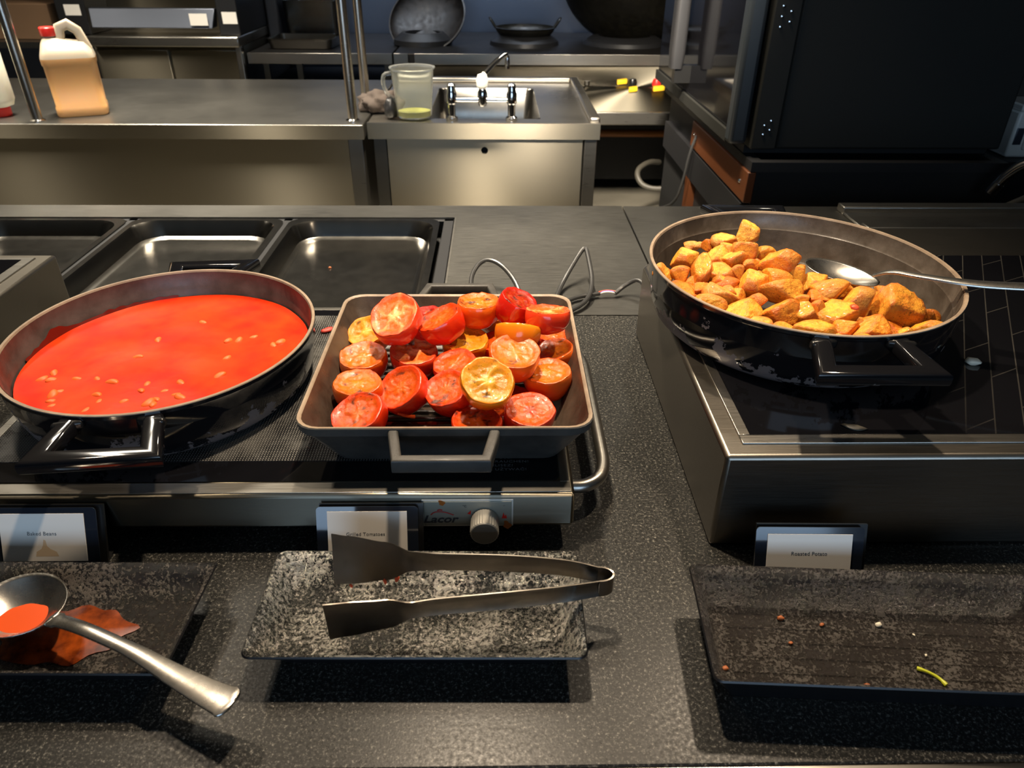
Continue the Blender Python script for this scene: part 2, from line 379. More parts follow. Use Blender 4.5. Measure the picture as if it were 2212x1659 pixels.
local(bx('edge_seam', 'steel', -.098, -.0945, 1.12, 1.604, .899, .9012), wt)
wt2 = empty('steel_worktop', (1.2, 1.4, 0), 'brushed steel worktop right of the seam, behind the potato hob', 'worktop')
local(bx('worktop_plate', 'steel_dark', .297, 2.2, 1.109, 1.69, .862, .9, None, .0015), wt2)
def lip(b):
    b.box(.80, 2.2, 1.50, 1.535, .9, .915); b.box(.80, 2.2, 1.535, 1.63, .9, .906); b.box(.80, 2.2, 1.63, 1.665, .9, .918)
local(simple('raised_rail', 'steel', lip, None, .003), wt2)
# sunken trays
for i, (cx, lab) in enumerate(((-.994, 'shallow steel tray sunk in the worktop, leftmost of the three, cut by the photo edge'),
                               (-.6465, 'empty shallow steel tray sunk in the worktop, behind the bean pan handle'),
                               (-.298, 'empty shallow steel tray sunk in the worktop, rightmost, beside the plain worktop'))):
    b = MB(); hx, hy = .168, .236
    S = [rr(hx, hy, .03, .0), rr(hx, hy, .03, .0022), rr(hx-.012, hy-.012, .05, .0022), rr(hx-.016, hy-.016, .05, -.004), rr(hx-.026, hy-.026, .05, -.030), rr(hx-.034, hy-.034, .045, -.0345), rr(hx-.040, hy-.040, .045, -.0345)]
    b.loft(S, False, True); o = b.obj('gastronorm_tray', 'steel_tray', None, 0, 30); o.location = (cx, 1.362, .8972)
    sm = o.modifiers.new('solid', 'SOLIDIFY'); sm.thickness = .001
    tag(o, lab, 'tray', 'sunken steel trays')
# crumbs in the trays
def crumb(name, loc, size, mtl, label, cat, group=None, seed=0, flat=.6):
    rn = random.Random(seed); bm = bmesh.new(); bmesh.ops.create_icosphere(bm, subdivisions=2, radius=1)
    for v in bm.verts: v.co = Vector((v.co.x*size[0], v.co.y*size[1], v.co.z*size[2]))*(1+.45*noise.noise(v.co*1.3+Vector((seed*3.1, 0, 0))))
    me = bpy.data.meshes.new(name); bm.to_mesh(me); bm.free(); me.materials.append(M[mtl]); smooth_me(me, 180)
    o = link(name, me); o.location = (loc[0], loc[1], loc[2]+size[2]*.75); o.rotation_euler = (0, 0, rn.uniform(0, 6)); tag(o, label, cat, group); return o
crumb('food_crumb', (-.232, 1.245, .8627), (.004, .003, .002), 'pale_crumb', 'pale crumb in the rightmost sunken tray, by the tomato pan corner', 'crumb', seed=1)
crumb('food_crumb', (-.345, 1.40, .8627), (.003, .003, .002), 'brown_crumb', 'tiny tan crumb in the middle of the rightmost sunken tray', 'crumb', seed=2)

# ------------------------------------------------------------------ electric griddle
gr = empty('electric_griddle', (-.246, .79, .9), 'low steel electric griddle with black glass top under the bean and tomato pans', 'griddle')
GX0, GX1, GY0, GY1 = -.573, .078, .569, 1.006
def gbody(b):
    b.box(GX0, GX1, GY0, GY1, .922, .9645)
o = local(simple('body', 'steel_panel', gbody, None, .0035), gr)
def gfr(b):
    for z0, z1 in ((.9645, .9655),):
        b.box(GX0+.004, GX1-.004, GY0+.004, GY0+.020, z0, z1); b.box(GX0+.004, GX1-.004, GY1-.012, GY1-.003, z0, z1)
        b.box(GX0+.004, GX0+.014, GY0+.020, GY1-.012, z0, z1); b.box(GX1-.014, GX1-.004, GY0+.020, GY1-.012, z0, z1)
local(simple('top_frame', 'steel', gfr, None, .0004), gr)
b = MB(); b.loft([rr(.3105, .2010, .008, .9642, 4, (-.2475, .7925)), rr(.3105, .2010, .008, .9652, 4, (-.2475, .7925))]); gl = local(b.obj('glass_top', 'black_glass', None, 0), gr)
b = MB(); S = [rr(.26, .175, .012, .9653, 4, (-.298, .800)), rr(.26, .175, .012, .9656, 4, (-.298, .800))]
b.loft(S); local(b.obj('dotted_plate', 'dots', None, 0), gr)
for x in (GX0+.05, GX1-.05):
    for y in (GY0+.04, GY1-.05):
        local(simple('foot', 'plastic_black', lambda b: b.lathe([(.013, .9003), (.015, .910), (.015, .919)], 20, c=(x, y, 0), cap0=True, cap1=True)), gr)
cp = local(bx('control_panel', 'panel_grey', -.0775, .0135, GY0-.0016, GY0+.001, .9245, .9575, None, .0012), gr)
cp2 = bx('panel_border', 'white_plastic', -.0790, .0150, GY0-.0008, GY0+.001, .9230, .9590, None, .0006); cp2.parent = cp
def sub(o, part, top):
    o.parent = part; return o
FR = (R(90), 0, 0)
sub(text('lettering', 'Lacor', .0135, 'ink', cp, (-.0610, GY0-.0020, .9335), FR, .3, .00035, 1.12), cp, gr)
def arc(b): b.tube([(-.0755+.0055, GY0-.002, .9400), (-.066, GY0-.002, .9440), (-.056, GY0-.002, .9440), (-.0465, GY0-.002, .9395)], .0006, 6, 2)
sub(simple('logo_arc', 'red_ink', arc), cp, gr)
sub(simple('logo_arc', 'red_ink', lambda b: b.tube([(-.063, GY0-.002, .9458), (-.0605, GY0-.002, .9470), (-.058, GY0-.002, .9460)], .0007, 6, 1)), cp, gr)
sub(text('lettering', '°C', .004, 'ink', cp, (-.035, GY0-.0020, .951), FR), cp, gr)
sub(text('lettering', '–', .005, 'ink', cp, (.0055, GY0-.0020, .952), FR), cp, gr)
def flame(b): b.add([(.003, GY0-.002, .9345), (.0085, GY0-.002, .9345), (.0075, GY0-.002, .940), (.0062, GY0-.002, .9375), (.005, GY0-.002, .9425)], [(0, 1, 2, 3, 4)])
sub(simple('flame_mark', 'red_plastic', flame, None, 0, 0), cp, gr)
sub(simple('flame_mark', 'red_plastic', lambda b: b.add([(-.0325, GY0-.002, .941), (-.029, GY0-.002, .940), (-.0285, GY0-.002, .9455)], [(0, 1, 2)]), None, 0, 0), cp, gr)
def stain(b, cx, cz, r, n=14, y=GY0-.0019, seed=0):
    b.add([(cx+r*(1+.35*math.sin(3*a+seed))*math.cos(a), y, cz+r*1.2*(1+.3*math.cos(2*a+seed))*math.sin(a)) for a in [2*PI*k/n for k in range(n)]], [tuple(range(n))])
sub(simple('sauce_stain', 'sauce_film', lambda b: stain(b, -.0585, .9555, .0032, seed=1), None, 0, 0), cp, gr)
sub(simple('sauce_stain', 'sauce_film', lambda b: stain(b, .0085, .9255, .0042, seed=2), None, 0, 0), cp, gr)
def knob(b):
    secs = []
    for yy, rr_ in ((0, .0135), (-.002, .0142), (-.022, .0142), (-.0232, .0136)):
        secs.append([(-.0145+(rr_*(1+(.035 if (k % 2 and yy < 0 and yy > -.0225) else 0)))*math.cos(2*PI*k/64), GY0-.0015+yy, .934+(rr_*(1+(.035 if (k % 2 and yy < 0 and yy > -.0225) else 0)))*math.sin(2*PI*k/64)) for k in range(64)])
    b.loft(secs, True, True)
kn = local(simple('knob', 'knob_side', knob, None, 0, 30), gr); M['knob_face'] = mat('spun_knob_face', (140, 136, 128), .55, .42)
kf = sub(simple('knob_face', 'knob_face', lambda b: b.add([(-.0145+.0128*math.cos(2*PI*k/40), GY0-.0251, .934+.0128*math.sin(2*PI*k/40)) for k in range(40)], [tuple(range(40))]), None, 0, 0), kn, gr)
# side handle tubes (a second griddle handle behind pans is hidden)
def hnd(b): b.tube([(.072, .618, .934), (.098, .618, .934), (.120, .640, .936), (.120, .70, .938), (.120, .83, .938), (.120, .90, .936), (.098, .925, .934), (.072, .925, .934)], .0075, 14, 3)
local(simple('carry_handle', 'steel', hnd), gr)
for i, (t, x) in enumerate((('NIET GEBRUIKEN!', .000), ('INDIEN BESCHADIGD / DO NOT USE!', .000), ('SCHADEN NICHT GEBRAUCHEN!', .000), ('NE PAS UTILISEZ!', .000), ('USZKODZONA SZKŁA – NIE UŻYWAĆ!', .000))):
    local(text('warning_text', t, .0055, 'grey_ink', gl, ((.0195, .0145, .0325, .0155, .0300)[i], .6365-i*.0068, .96535), (0, 0, 0), 0, 0, 1.25, 1.1, 'RIGHT'), gr)
crumb('food_scrap', (-.243, .925, .9656), (.010, .006, .003), 'red_crumb', 'larger dried red food scrap on the dotted plate between the two pans', 'food scrap', seed=5)
crumb('food_scrap', (-.222, .925, .9656), (.004, .004, .003), 'red_crumb', 'small red food scrap on the dotted plate, nearest the tomato pan', 'food scrap', seed=6)

# ------------------------------------------------------------------ round enamel pans
def handle_path(W, w0, out, z, zb, y0):
    return [(-w0, y0, zb), (-W, y0-out*.92, z), (W, y0-out*.92, z), (w0, y0, zb)]
def round_pan(name, label, c, rx, ry, base, rim, inner_mat, rz):
    e = empty(name, (c[0], c[1], base), label, 'pan', 'round black enamel pans'); e.rotation_euler = (0, 0, rz)
    H = rim-base; k = rx
    prof = [(.0, 0), (.82, 0), (.88, .003), (.935, .012), (.965, .028), (.978, .048), (.985, .0485), (.99, H-.006), (1.0, H-.004), (1.0, H)]
    b = MB(); b.lathe([(r*k, z) for r, z in prof], 96, 1, ry/rx); b.obj('shell', 'enamel', e, 0, 40)
    b = MB(); b.lathe([(k*1.0, H-.0005), (k*.998, H+.001), (k*.980, H+.001), (k*.973, H-.002)], 96, 1, ry/rx); b.obj('rim', 'iron_rim', e, 0, 60)
    prof = [(.972, H-.001), (.962, H-.022), (.952, H-.024), (.945, .028), (.91, .013), (.84, .007), (.0, .006)]
    b = MB(); b.lathe([(r*k, z) for r, z in prof], 96, 1, ry/rx); b.obj('interior', inner_mat, e, 0, 40)
    for s in (-1, 1):
        b = MB(); y0 = -(ry*.975)
        pth = [(-.040, y0+.004, H-.016), (-.043, y0-.012, H-.018), (-.053, y0-.053, H-.022), (.053, y0-.053, H-.022), (.043, y0-.012, H-.018), (.040, y0+.004, H-.016)]
        pth = [(x*s, y*s, z+.006) for x, y, z in pth]
        b.sweep(pth, rsec(.020, .016, .28, 3)); h = b.obj('handle', 'enamel', e, 0, 50)
        for sx in (-1, 1):
            b = MB(); b.box(-.015, .015, -.004, .004, -.005, .005); q = b.obj('handle_boss', 'plastic_black', h, .003); q.location = (sx*.040*s, (y0-.004)*s, H-.008); q.rotation_euler = (0, 0, -sx*.22*1)
    return e
bp = round_pan('enamel_pan', 'round black enamel pan full of baked beans on the griddle', (-.405, .79), .178, .187, .9658, 1.038, 'iron_bean', R(5))
pp = round_pan('enamel_pan', 'round chipped black enamel pan of roast potatoes on the raised hob', (.379, .852), .186, .200, 1.0212, 1.100, 'iron_potato', R(-1))
# beans in sauce
rn = random.Random(4); b = MB(); secs = []
for i in range(22):
    t = i/21; secs.append([(-.405+.166*t*math.cos(2*PI*j/80), .79+.1745*t*math.sin(2*PI*j/80), 1.0045+.0012*noise.noise(Vector((t*3*math.cos(2*PI*j/80), t*3*math.sin(2*PI*j/80), 0)))) for j in range(80)])
b.loft(secs, False, False); o = b.obj('tomato_sauce', 'sauce', None, 0, 180); tag(o, 'bright red tomato sauce filling the left enamel pan', 'sauce')
bean_me = None
BEANS = [(-.317, .836), (-.345, .826), (-.333, .828), (-.277, .822), (-.285, .813), (-.333, .782), (-.444, .786), (-.525, .745), (-.532, .733), (-.520, .731), (-.493, .733), (-.406, .722), (-.369, .724), (-.381, .706), (-.364, .698), (-.358, .692), (-.383, .69), (-.388, .681), (-.383, .68), (-.426, .669), (-.45, .667), (-.492, .677), (-.497, .686), (-.453, .698), (-.444, .684), (-.502, .698), (-.498, .706), (-.407, .707), (-.448, .726), (-.468, .732), (-.436, .828), (-.396, .877), (-.33, .74), (-.417, .683)]
bm = bmesh.new(); bmesh.ops.create_icosphere(bm, subdivisions=3, radius=1)
for v in bm.verts:
    x, y, z = v.co; v.co = Vector((x*.0060, y*.0036+.0012*(x*x), z*.0030))
bean_me = bpy.data.meshes.new('baked_bean'); bm.to_mesh(bean_me); bm.free(); bean_me.materials.append(M['bean']); smooth_me(bean_me, 180)
def bean_label(x, y):
    if y > .80: return 'pale bean half sunk in the far part of the red sauce', 'beans in the far part of the sauce'
    if x < -.48: return 'pale bean half sunk at the left end of the red sauce', 'beans at the left end of the sauce'
    if x > -.40: return 'pale orange bean floating right of the middle, near the front of the sauce', 'beans near the front of the sauce, right of the middle'
    return 'pale orange bean floating left of the middle, near the front of the sauce', 'beans near the front of the sauce, left of the middle'
for i, (x, y) in enumerate(BEANS):
    o = link('baked_bean', bean_me); k = rn.uniform(1.05, 1.55); o.scale = (k, k, k)
    o.location = (x, y, 1.0045+rn.uniform(-.0026, -.0010)); o.rotation_euler = (rn.uniform(-.3, .3), rn.uniform(-.3, .3), rn.uniform(0, 6)); l, g = bean_label(x, y); tag(o, l, 'bean', g)
# dried sauce line on the pan wall
def scum(b):
    n = 60; top = []; bot = []
    for k in range(n+1):
        a = R(108+k*1.3); r = .170; w_ = .002+.006*abs(noise.noise(Vector((k*.23, 3, 0))))+.010*math.exp(-((k-44)/5)**2)
        top.append((-.405+(.168+.001)*math.cos(a)-.0015*math.cos(a), .79+.1775*math.sin(a)-.0015*math.sin(a), 1.005+w_)); bot.append((-.405+.1655*math.cos(a), .79+.1740*math.sin(a), 1.0035))
    b.add(top+bot, [(k, k+1, n+2+k, n+1+k) for k in range(n)])
o = simple('sauce_crust', 'dried_sauce', scum); tag(o, 'dark red dried sauce crust on the back left inner wall of the bean pan', 'sauce crust')

# ------------------------------------------------------------------ square grill pan
sp = empty('grill_pan', (-.0545, .752, .9658), 'square grey cast iron grill pan heaped with grilled tomato halves', 'pan')
H = .0645
b = MB(); S = [rr(.118, .122, .02, 0), rr(.124, .128, .022, .003), rr(.1485, .155, .024, H-.012), rr(.1515, .158, .025, H-.010), rr(.1525, .159, .025, H-.001), rr(.1515, .158, .025, H)]
b.loft(S, True, False); b.obj('shell', 'cast_grey', sp, 0, 40)
b = MB(); S = [rr(.1515, .158, .025, H), rr(.1490, .1555, .024, H), rr(.1475, .154, .023, H-.002)]; b.loft(S, False, False); b.obj('rim', 'iron_rim', sp, 0, 60)
b = MB(); S = [rr(.1475, .154, .023, H-.0015), rr(.121, .126, .020, .008), rr(.117, .122, .018, .006)]; b.loft(S, False, True); b.obj('interior', 'cast_inner', sp, 0, 40)
for k in range(15):
    b = MB(); y = -.105+k*.015; b.loft([[(-.112, y-.003, .0055), (-.112, y+.003, .0055), (-.112, y+.0018, .0095), (-.112, y-.0018, .0095)], [(.112, y-.003, .0055), (.112, y+.003, .0055), (.112, y+.0018, .0095), (.112, y-.0018, .0095)]])
    b.obj('ridge', 'cast_ridge', sp, .0006)
for s in (-1, 1):
    y0 = -.1575; pth = [(-.0505, y0+.003, H-.010), (-.0505, y0-.004, H-.010), (-.043, y0-.043, H-.012), (.043, y0-.043, H-.012), (.0505, y0-.004, H-.010), (.0505, y0+.003, H-.010)]
    b = MB(); b.sweep([(x*s, y*s, z) for x, y, z in pth], rsec(.0105, .016, .25, 3)); b.obj('handle', 'cast_grey', sp, 0, 50)
M['oil'] = mat('dark_cooking_oil', raw=(.05, .012, .004), rough=.06)
b = MB(); n = 30; b.add([(-.02+.085*(1+.2*noise.noise(Vector((math.cos(2*PI*k/n)*1.5, math.sin(2*PI*k/n)*1.5, 2))))*math.cos(2*PI*k/n), -.085+.028*(1+.3*noise.noise(Vector((math.cos(2*PI*k/n)*2, math.sin(2*PI*k/n)*2, 5))))*math.sin(2*PI*k/n), .0072) for k in range(n)], [tuple(range(n))])
b.obj('oil_puddle', 'oil', sp, 0, 0)

# ------------------------------------------------------------------ tomatoes
PAL = {  # skin low, skin near cut, wall, pulp, core
    'red': ((214, 36, 14), (222, 56, 18), (200, 58, 14), (188, 70, 14), (206, 102, 30)),
    'dark': ((190, 24, 14), (200, 36, 18), (162, 28, 14), (146, 28, 12), (166, 46, 18)),
    'orange': ((220, 72, 14), (224, 96, 18), (212, 86, 20), (200, 98, 18), (216, 130, 36)),
    'pink': ((214, 42, 20), (222, 66, 30), (212, 78, 38), (208, 90, 28), (234, 172, 108)),
    'yellow': ((222, 110, 16), (226, 130, 22), (220, 130, 32), (180, 116, 20), (222, 160, 56)),
    'magenta': ((212, 36, 14), (216, 50, 26), (204, 70, 22), (194, 78, 22), (186, 30, 52))}
def vcol(me, cols):
    a = me.color_attributes.new('Col', 'FLOAT_COLOR', 'POINT'); a.data.foreach_set('color', [x for c in cols for x in (*c, 1.0)])
def lerp(a, b, t): return tuple(x+(y-x)*t for x, y in zip(a, b))
def tomato(Rr, D, pal, seed, char=.3, nsep=3, sag=.10):
    """skin shell and cut face of one half; cut plane at z=0, facing +z"""
    P = [lin(c) for c in PAL[pal]]; rn = random.Random(seed); N = 40; ph = rn.uniform(0, 6)
    lob = lambda a: 1+.035*math.cos(2*a+ph)+.02*math.cos(5*a+ph*2)+.012*math.cos(9*a+ph)
    vs = []; cs = []; fs = []
    prof = [(.955, .010), (.985, -.04), (1.0, -.14), (.995, -.30), (.965, -.48), (.90, -.66), (.79, -.81), (.62, -.92), (.40, -.985), (.18, -.985)]
    for i, (r, z) in enumerate(prof):
        for j in range(N):
            a = 2*PI*j/N; q = Vector((math.cos(a)*r, math.sin(a)*r, z)); k = 1+.05*noise.noise(q*1.6+Vector((seed, 0, 0)))
            vs.append((Rr*r*lob(a)*k*math.cos(a), Rr*r*lob(a)*k*math.sin(a), D*z*k))
            t = max(0, min(1, -z*2.2)); c = lerp(P[1], P[0], t); c = lerp(c, lerp(P[1], P[2], .5), .5*max(0, noise.noise(q*1.2+Vector((0, seed, 0))))); cs.append(c)
    for i in range(len(prof)-1):
        for j in range(N): fs.append((i*N+j, (i+1)*N+j, (i+1)*N+(j+1) % N, i*N+(j+1) % N))
    vs.append((0, 0, -D*.97)); cs.append(P[0]); k = len(prof)-1
    for j in range(N): fs.append((k*N+j, len(vs)-1, k*N+(j+1) % N))
    me = bpy.data.meshes.new('tomato_half'); me.from_pydata(vs, [], fs); vcol(me, cs); me.materials.append(M['tomato_skin']); smooth_me(me, 180)
    # face
    vs = []; cs = []; fs = []; rings = [.958, .93, .88, .82, .75, .67, .58, .49, .40, .31, .22, .12]
    def hc(r, a):
        x, y = r*math.cos(a), r*math.sin(a); s = .5+.5*math.cos(nsep*(a+.9*noise.noise(Vector((x*2, y*2, seed))))+ph)
        wall = max(0, min(1, (r-.70)/.10)); raw = 1.0 if pal in ('yellow', 'pink') and nsep != 4 else .14; core = max(0, min(1, (.30-r)/.12))*max(raw, .5); sep = (max(0, (s-.72)/.28) if r > .1 else 0)*raw
        fl = max(wall, core, sep*.9); nz = noise.noise(Vector((x*6, y*6, seed))); nf = noise.noise(Vector((x*15, y*15, seed+9)))
        h = -sag*Rr*(1-r*r)*.8 - (1-fl)*.055*Rr + .05*Rr*nz + (1-fl)*.045*Rr*nf + (.02*Rr if .88 < r < .95 else 0)
        c = lerp(P[3], P[2], wall); c = lerp(c, P[4], max(core, sep*.55)); c = lerp(c, lerp(P[3], (.75, .40, .05), .5), max(0, nf)*.55*(1-wall))
        if r > .93: c = lerp(c, P[1], .8)
        cn = noise.noise(Vector((x*2.6, y*2.6, seed*1.7)))+.45*noise.noise(Vector((x*11, y*11, seed*2)))+.10*r
        if cn > .62-char*.6: c = lerp(c, (.035, .014, .008), min(.9, (cn-(.62-char*.6))*4))
        return h, c
    for r in rings:
        for j in range(N):
            a = 2*PI*j/N; h, c = hc(r, a); vs.append((Rr*r*lob(a)*math.cos(a), Rr*r*lob(a)*math.sin(a), h+D*.012)); cs.append(c)
    for i in range(len(rings)-1):
        for j in range(N): fs.append((i*N+j, i*N+(j+1) % N, (i+1)*N+(j+1) % N, (i+1)*N+j))
    h, c = hc(0.01, 0); vs.append((0, 0, h)); cs.append(c); k = len(rings)-1
    for j in range(N): fs.append((k*N+j, k*N+(j+1) % N, len(vs)-1))
    mf = bpy.data.meshes.new('cut_face'); mf.from_pydata(vs, [], fs); vcol(mf, cs); mf.materials.append(M['tomato_flesh']); smooth_me(mf, 180)
    return me, mf
# palette, face centre x y z, radius, depth, tilt of the cut face (toward +x, toward +y), charring, label
TOM = [
 ('yellow', -0.1700, 0.8300, 1.0160, 0.0257, 0.0333, (-0.3, -0.5), .05, 3, 'pale yellow tomato half leaning in the back left corner of the grill pan'),
 ('pink', -0.1245, 0.7800, 1.0640, 0.0318, 0.0353, (-0.3, -0.5), .22, 5, 'large pinkish tomato half with a white core, on top at the back left'),
 ('dark', -0.0950, 0.8200, 1.0400, 0.0265, 0.0314, (-.30, -.10), .5, 3, 'dark red tomato half mostly hidden between two tomatoes at the back'),
 ('red', -0.0725, 0.7925, 1.0540, 0.0279, 0.0333, (-.50, -.05), .30, 3, 'bright red tomato half tipped sideways left, on top in the back row'),
 ('orange', -0.0245, 0.8260, 1.0600, 0.0266, 0.0353, (0, 0.02), .35, 4, 'red orange tomato half with a browned flat top at the centre back'),
 ('dark', 0.0270, 0.8150, 1.0680, 0.0248, 0.0372, (.45, -.10), .60, 3, 'deep red tomato half with a charred split, topmost at the back right'),
 ('pink', 0.0600, 0.7850, 1.0680, 0.0270, 0.0294, (.05, .22), .05, 3, 'pink orange tomato half with a glossy pale rim, on top at the far right'),
 ('yellow', 0.0230, 0.7660, 1.0540, 0.0279, 0.0255, (.12, .75), .0, 3, 'yellow orange tomato half lying on its edge, skin to the front, right of centre'),
 ('red', -0.0020, 0.7950, 1.0200, 0.0234, 0.0314, (-.1, -.1), .1, 3, 'red tomato half wedged behind the yellow one lying on its edge'),
 ('orange', -0.1630, 0.7640, 1.0180, 0.0284, 0.0353, (.02, -.16), .12, 4, 'orange tomato half with a juicy yellow face, second from the front of the left column'),
 ('pink', -0.1030, 0.7750, 1.0180, 0.0300, 0.0353, (.0, -.12), .14, 5, 'tomato half with a bright white steaming core, left of centre'),
 ('yellow', -0.0400, 0.7900, 1.0250, 0.0279, 0.0353, (.03, -.14), .18, 4, 'tomato half with a green yellow pulpy face in the middle of the pan'),
 ('red', -0.0525, 0.7385, 1.0230, 0.0266, 0.0333, (-0.25, -0.12), .18, 4, 'wet red orange tomato half behind the big yellow faced one'),
 ('orange', 0.0190, 0.7160, 1.0500, 0.0297, 0.0353, (0.12, -0.25), .30, 4, 'big brown orange tomato half with a wrinkled wet face, right of centre'),
 ('orange', 0.0680, 0.7760, 1.0190, 0.0238, 0.0333, (-.25, -.10), .08, 3, 'small orange tomato half against the right wall, below the pink one'),
 ('orange', -0.1590, 0.7000, 1.0190, 0.0274, 0.0353, (0, -0.08), .05, 4, 'deep orange tomato half with a golden wrinkled face in the left column'),
 ('red', -0.1110, 0.6920, 1.0180, 0.0288, 0.0353, (-0.5, -0.5), .12, 4, 'red tomato half with a juice drip on its skin, front left of centre'),
 ('red', -0.0585, 0.6860, 1.0200, 0.0270, 0.0353, (-0.4, -0.38), .28, 4, 'red orange tomato half with a black burnt spot, under the yellow faced one'),
 ('yellow', -0.0115, 0.6560, 1.0480, 0.0288, 0.0353, (0.1, -0.65), .16, 3, 'yellow orange tomato half on top showing three green seed chambers'),
 ('orange', 0.0560, 0.7190, 1.0220, 0.0274, 0.0353, (-.05, -.10), .32, 4, 'smooth orange tomato half with a dark seared line near the right wall'),
 ('red', -0.1525, 0.6500, 1.0120, 0.0293, 0.0353, (-0.25, -0.32), .28, 3, 'big red tomato half in the front left corner of the grill pan'),
 ('red', -0.0235, 0.6450, 1.0050, 0.0279, 0.0333, (0, 0.02), .42, 3, 'red tomato half with a scorched ragged face at the front rim'),
 ('magenta', 0.0345, 0.6580, 1.0100, 0.0284, 0.0353, (0.1, -0.18), .06, 3, 'red tomato half with a magenta streak in the front right corner'),
 ('dark', 0.0180, 0.6960, 1.0020, 0.0216, 0.0274, (.1, -.1), .1, 3, 'red tomato half almost hidden behind the magenta streaked one'),
 ('red', 0.0010, 0.6800, 1.0000, 0.0216, 0.0255, (0, 0), .1, 3, 'red tomato half buried beneath the yellow one with seed chambers'),
 ('red', 0.0690, 0.8250, 1.0140, 0.0225, 0.0314, (0, 0), .1, 3, 'red tomato half in the back right corner, beneath the pink one'),
 ('yellow', 0.0000, 0.8580, 1.0300, 0.0216, 0.0314, (.1, -.2), .1, 3, 'orange yellow tomato half at the back wall between two red ones'),
]
for i, (pal, x, y, z, r, d, tl, ch, ns, lab) in enumerate(TOM):
    me, mf = tomato(r*1.0, d, pal, i+1, ch, ns, .11 if i in (6, 13, 20, 21) else .07)
    o = link('tomato_half', me); f = link('cut_face', mf, o)
    nrm = Vector((tl[0], tl[1], 1)).normalized(); q = Vector((0, 0, 1)).rotation_difference(nrm)
    o.rotation_mode = 'QUATERNION'; o.rotation_quaternion = q @ Euler((0, 0, i*1.3)).to_quaternion(); o.location = (x, y, z)
    tag(o, lab, 'tomato', 'grilled tomato halves')
    if i == 16:
        dr = simple('juice_drip', 'tomato_drip' if 'tomato_drip' in M else 'sauce_orange', lambda b: b.tube([(-.006, -.0305, -.006), (0, -.0318, -.014), (.006, -.0305, -.022)], [.0012, .0018, .0022], 8, 2), None); dr.parent = o; dr.matrix_parent_inverse = (Euler((0, 0, i*1.3)).to_matrix().to_4x4()).inverted()

# ------------------------------------------------------------------ hob riser
rs = empty('hob_riser', (.90, .86, .9), 'raised steel induction hob box under the potato pan', 'hob')
RX, RY0, RY1 = .222, .560, 1.211
OUT = [(RX, RY0), (2.0, RY0), (2.0, RY1), (.36, RY1), (.30, 1.085), (.25, 1.080), (RX, 1.035)]
local(simple('body', 'steel_riser', lambda b: b.loft([[(x, y, .9003) for x, y in OUT], [(x, y, 1.0185) for x, y in OUT]]), None, .0045), rs)
def rfr(b):
    s = [(-.008, 0), (.008, 0), (.008, .0012), (-.006, .0034)]
    b.box(RX+.021, 1.9, RY0+.020, RY0+.034, 1.0180, 1.0205); b.box(RX+.021, RX+.033, RY0+.034, 1.02, 1.0180, 1.0205)
local(simple('glass_frame', 'steel', rfr, None, .0008), rs)
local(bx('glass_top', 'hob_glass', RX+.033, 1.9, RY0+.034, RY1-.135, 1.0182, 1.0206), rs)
crumb('food_crumb', (.562, .735, 1.0206), (.007, .009, .004), 'pale_crumb', 'pale shred of food on the black glass right of the potato pan', 'crumb', seed=8)
crumb('food_crumb', (.365, .605, 1.0206), (.012, .005, .0012), 'hose_grey', 'thin grey smear of food on the glass before the potato pan handle', 'crumb', seed=9)
# left hob box, cut by the frame
lb = empty('hob_riser', (-1.1, .86, .9), 'raised steel hob box at the left edge, behind the bean pan', 'hob')
local(bx('body', 'steel_riser', -1.6, -.690, .575, 1.083, .9003, 1.0185, None, .0045), lb)
local(bx('glass_frame', 'steel', -1.55, -.712, .60, 1.066, 1.0180, 1.0205, None, .0008), lb)
local(bx('glass_top', 'black_glass', -1.54, -.728, .612, 1.056, 1.0186, 1.0209), lb)

# ------------------------------------------------------------------ potatoes
def chunk(seed):
    rn = random.Random(seed); bm = bmesh.new(); bmesh.ops.create_icosphere(bm, subdivisions=4, radius=1)
    pl = []; nc = rn.choice((3, 4, 4, 5)); base = Vector((rn.gauss(0, 1), rn.gauss(0, 1), rn.gauss(0, 1))).normalized()
    for k in range(nc):
        for _ in range(30):
            n_ = Vector((rn.gauss(0, 1), rn.gauss(0, 1), rn.gauss(0, 1))).normalized()
            if all(n_.dot(p[0]) < .35 for p in pl): break
        pl.append((n_, rn.uniform(.42, .66)))
    cols = []; SK = lin((200, 140, 60)); CUT = lin((240, 176, 66)); EDGE = lin((198, 92, 24))
    for v in bm.verts:
        d = v.co.normalized(); rs_ = [(1.0*(1+.06*noise.noise(d*1.7+Vector((seed, 0, 0)))), 0)]
        for n_, h in pl:
            q = d.dot(n_)
            if q > .05: rs_.append((h*(1+.05*noise.noise(d*3+Vector((0, seed, 0))))/q, 1))
        rs_.sort(); r1 = rs_[0][0]; r2 = rs_[1][0] if len(rs_) > 1 else 9
        k = .03; r = r1-k*math.exp(-(r2-r1)/k)*.6
        v.co = d*r*(1+.02*noise.noise(d*7+Vector((0, 0, seed))))
        e = math.exp(-(r2-r1)/.10); c = lerp(CUT if rs_[0][1] else SK, EDGE, min(1, e*.75)); t = noise.noise(d*2.2+Vector((seed*2, 5, 0)))
        cols.append(lerp(c, EDGE, max(0, t)*.55))
    me = bpy.data.meshes.new('roast_potato'); bm.to_mesh(me); bm.free(); vcol(me, cols); me.materials.append(M['potato']); smooth_me(me, 180)
    L = [max(abs(v.co[i]) for v in me.vertices) for i in range(3)]
    for v in me.vertices: v.co = Vector([v.co[i]/L[i]*.5 for i in range(3)])
    return me
CH = [chunk(s+11) for s in range(16)]
TONE = {'g': (1, .98, .95, 1), 'p': (1.06, 1.12, 1.25, 1), 'o': (1, .80, .62, 1), 'r': (.90, .58, .40, 1), 'y': (1.02, 1.0, .72, 1), 'b': (.80, .72, .60, 1)}
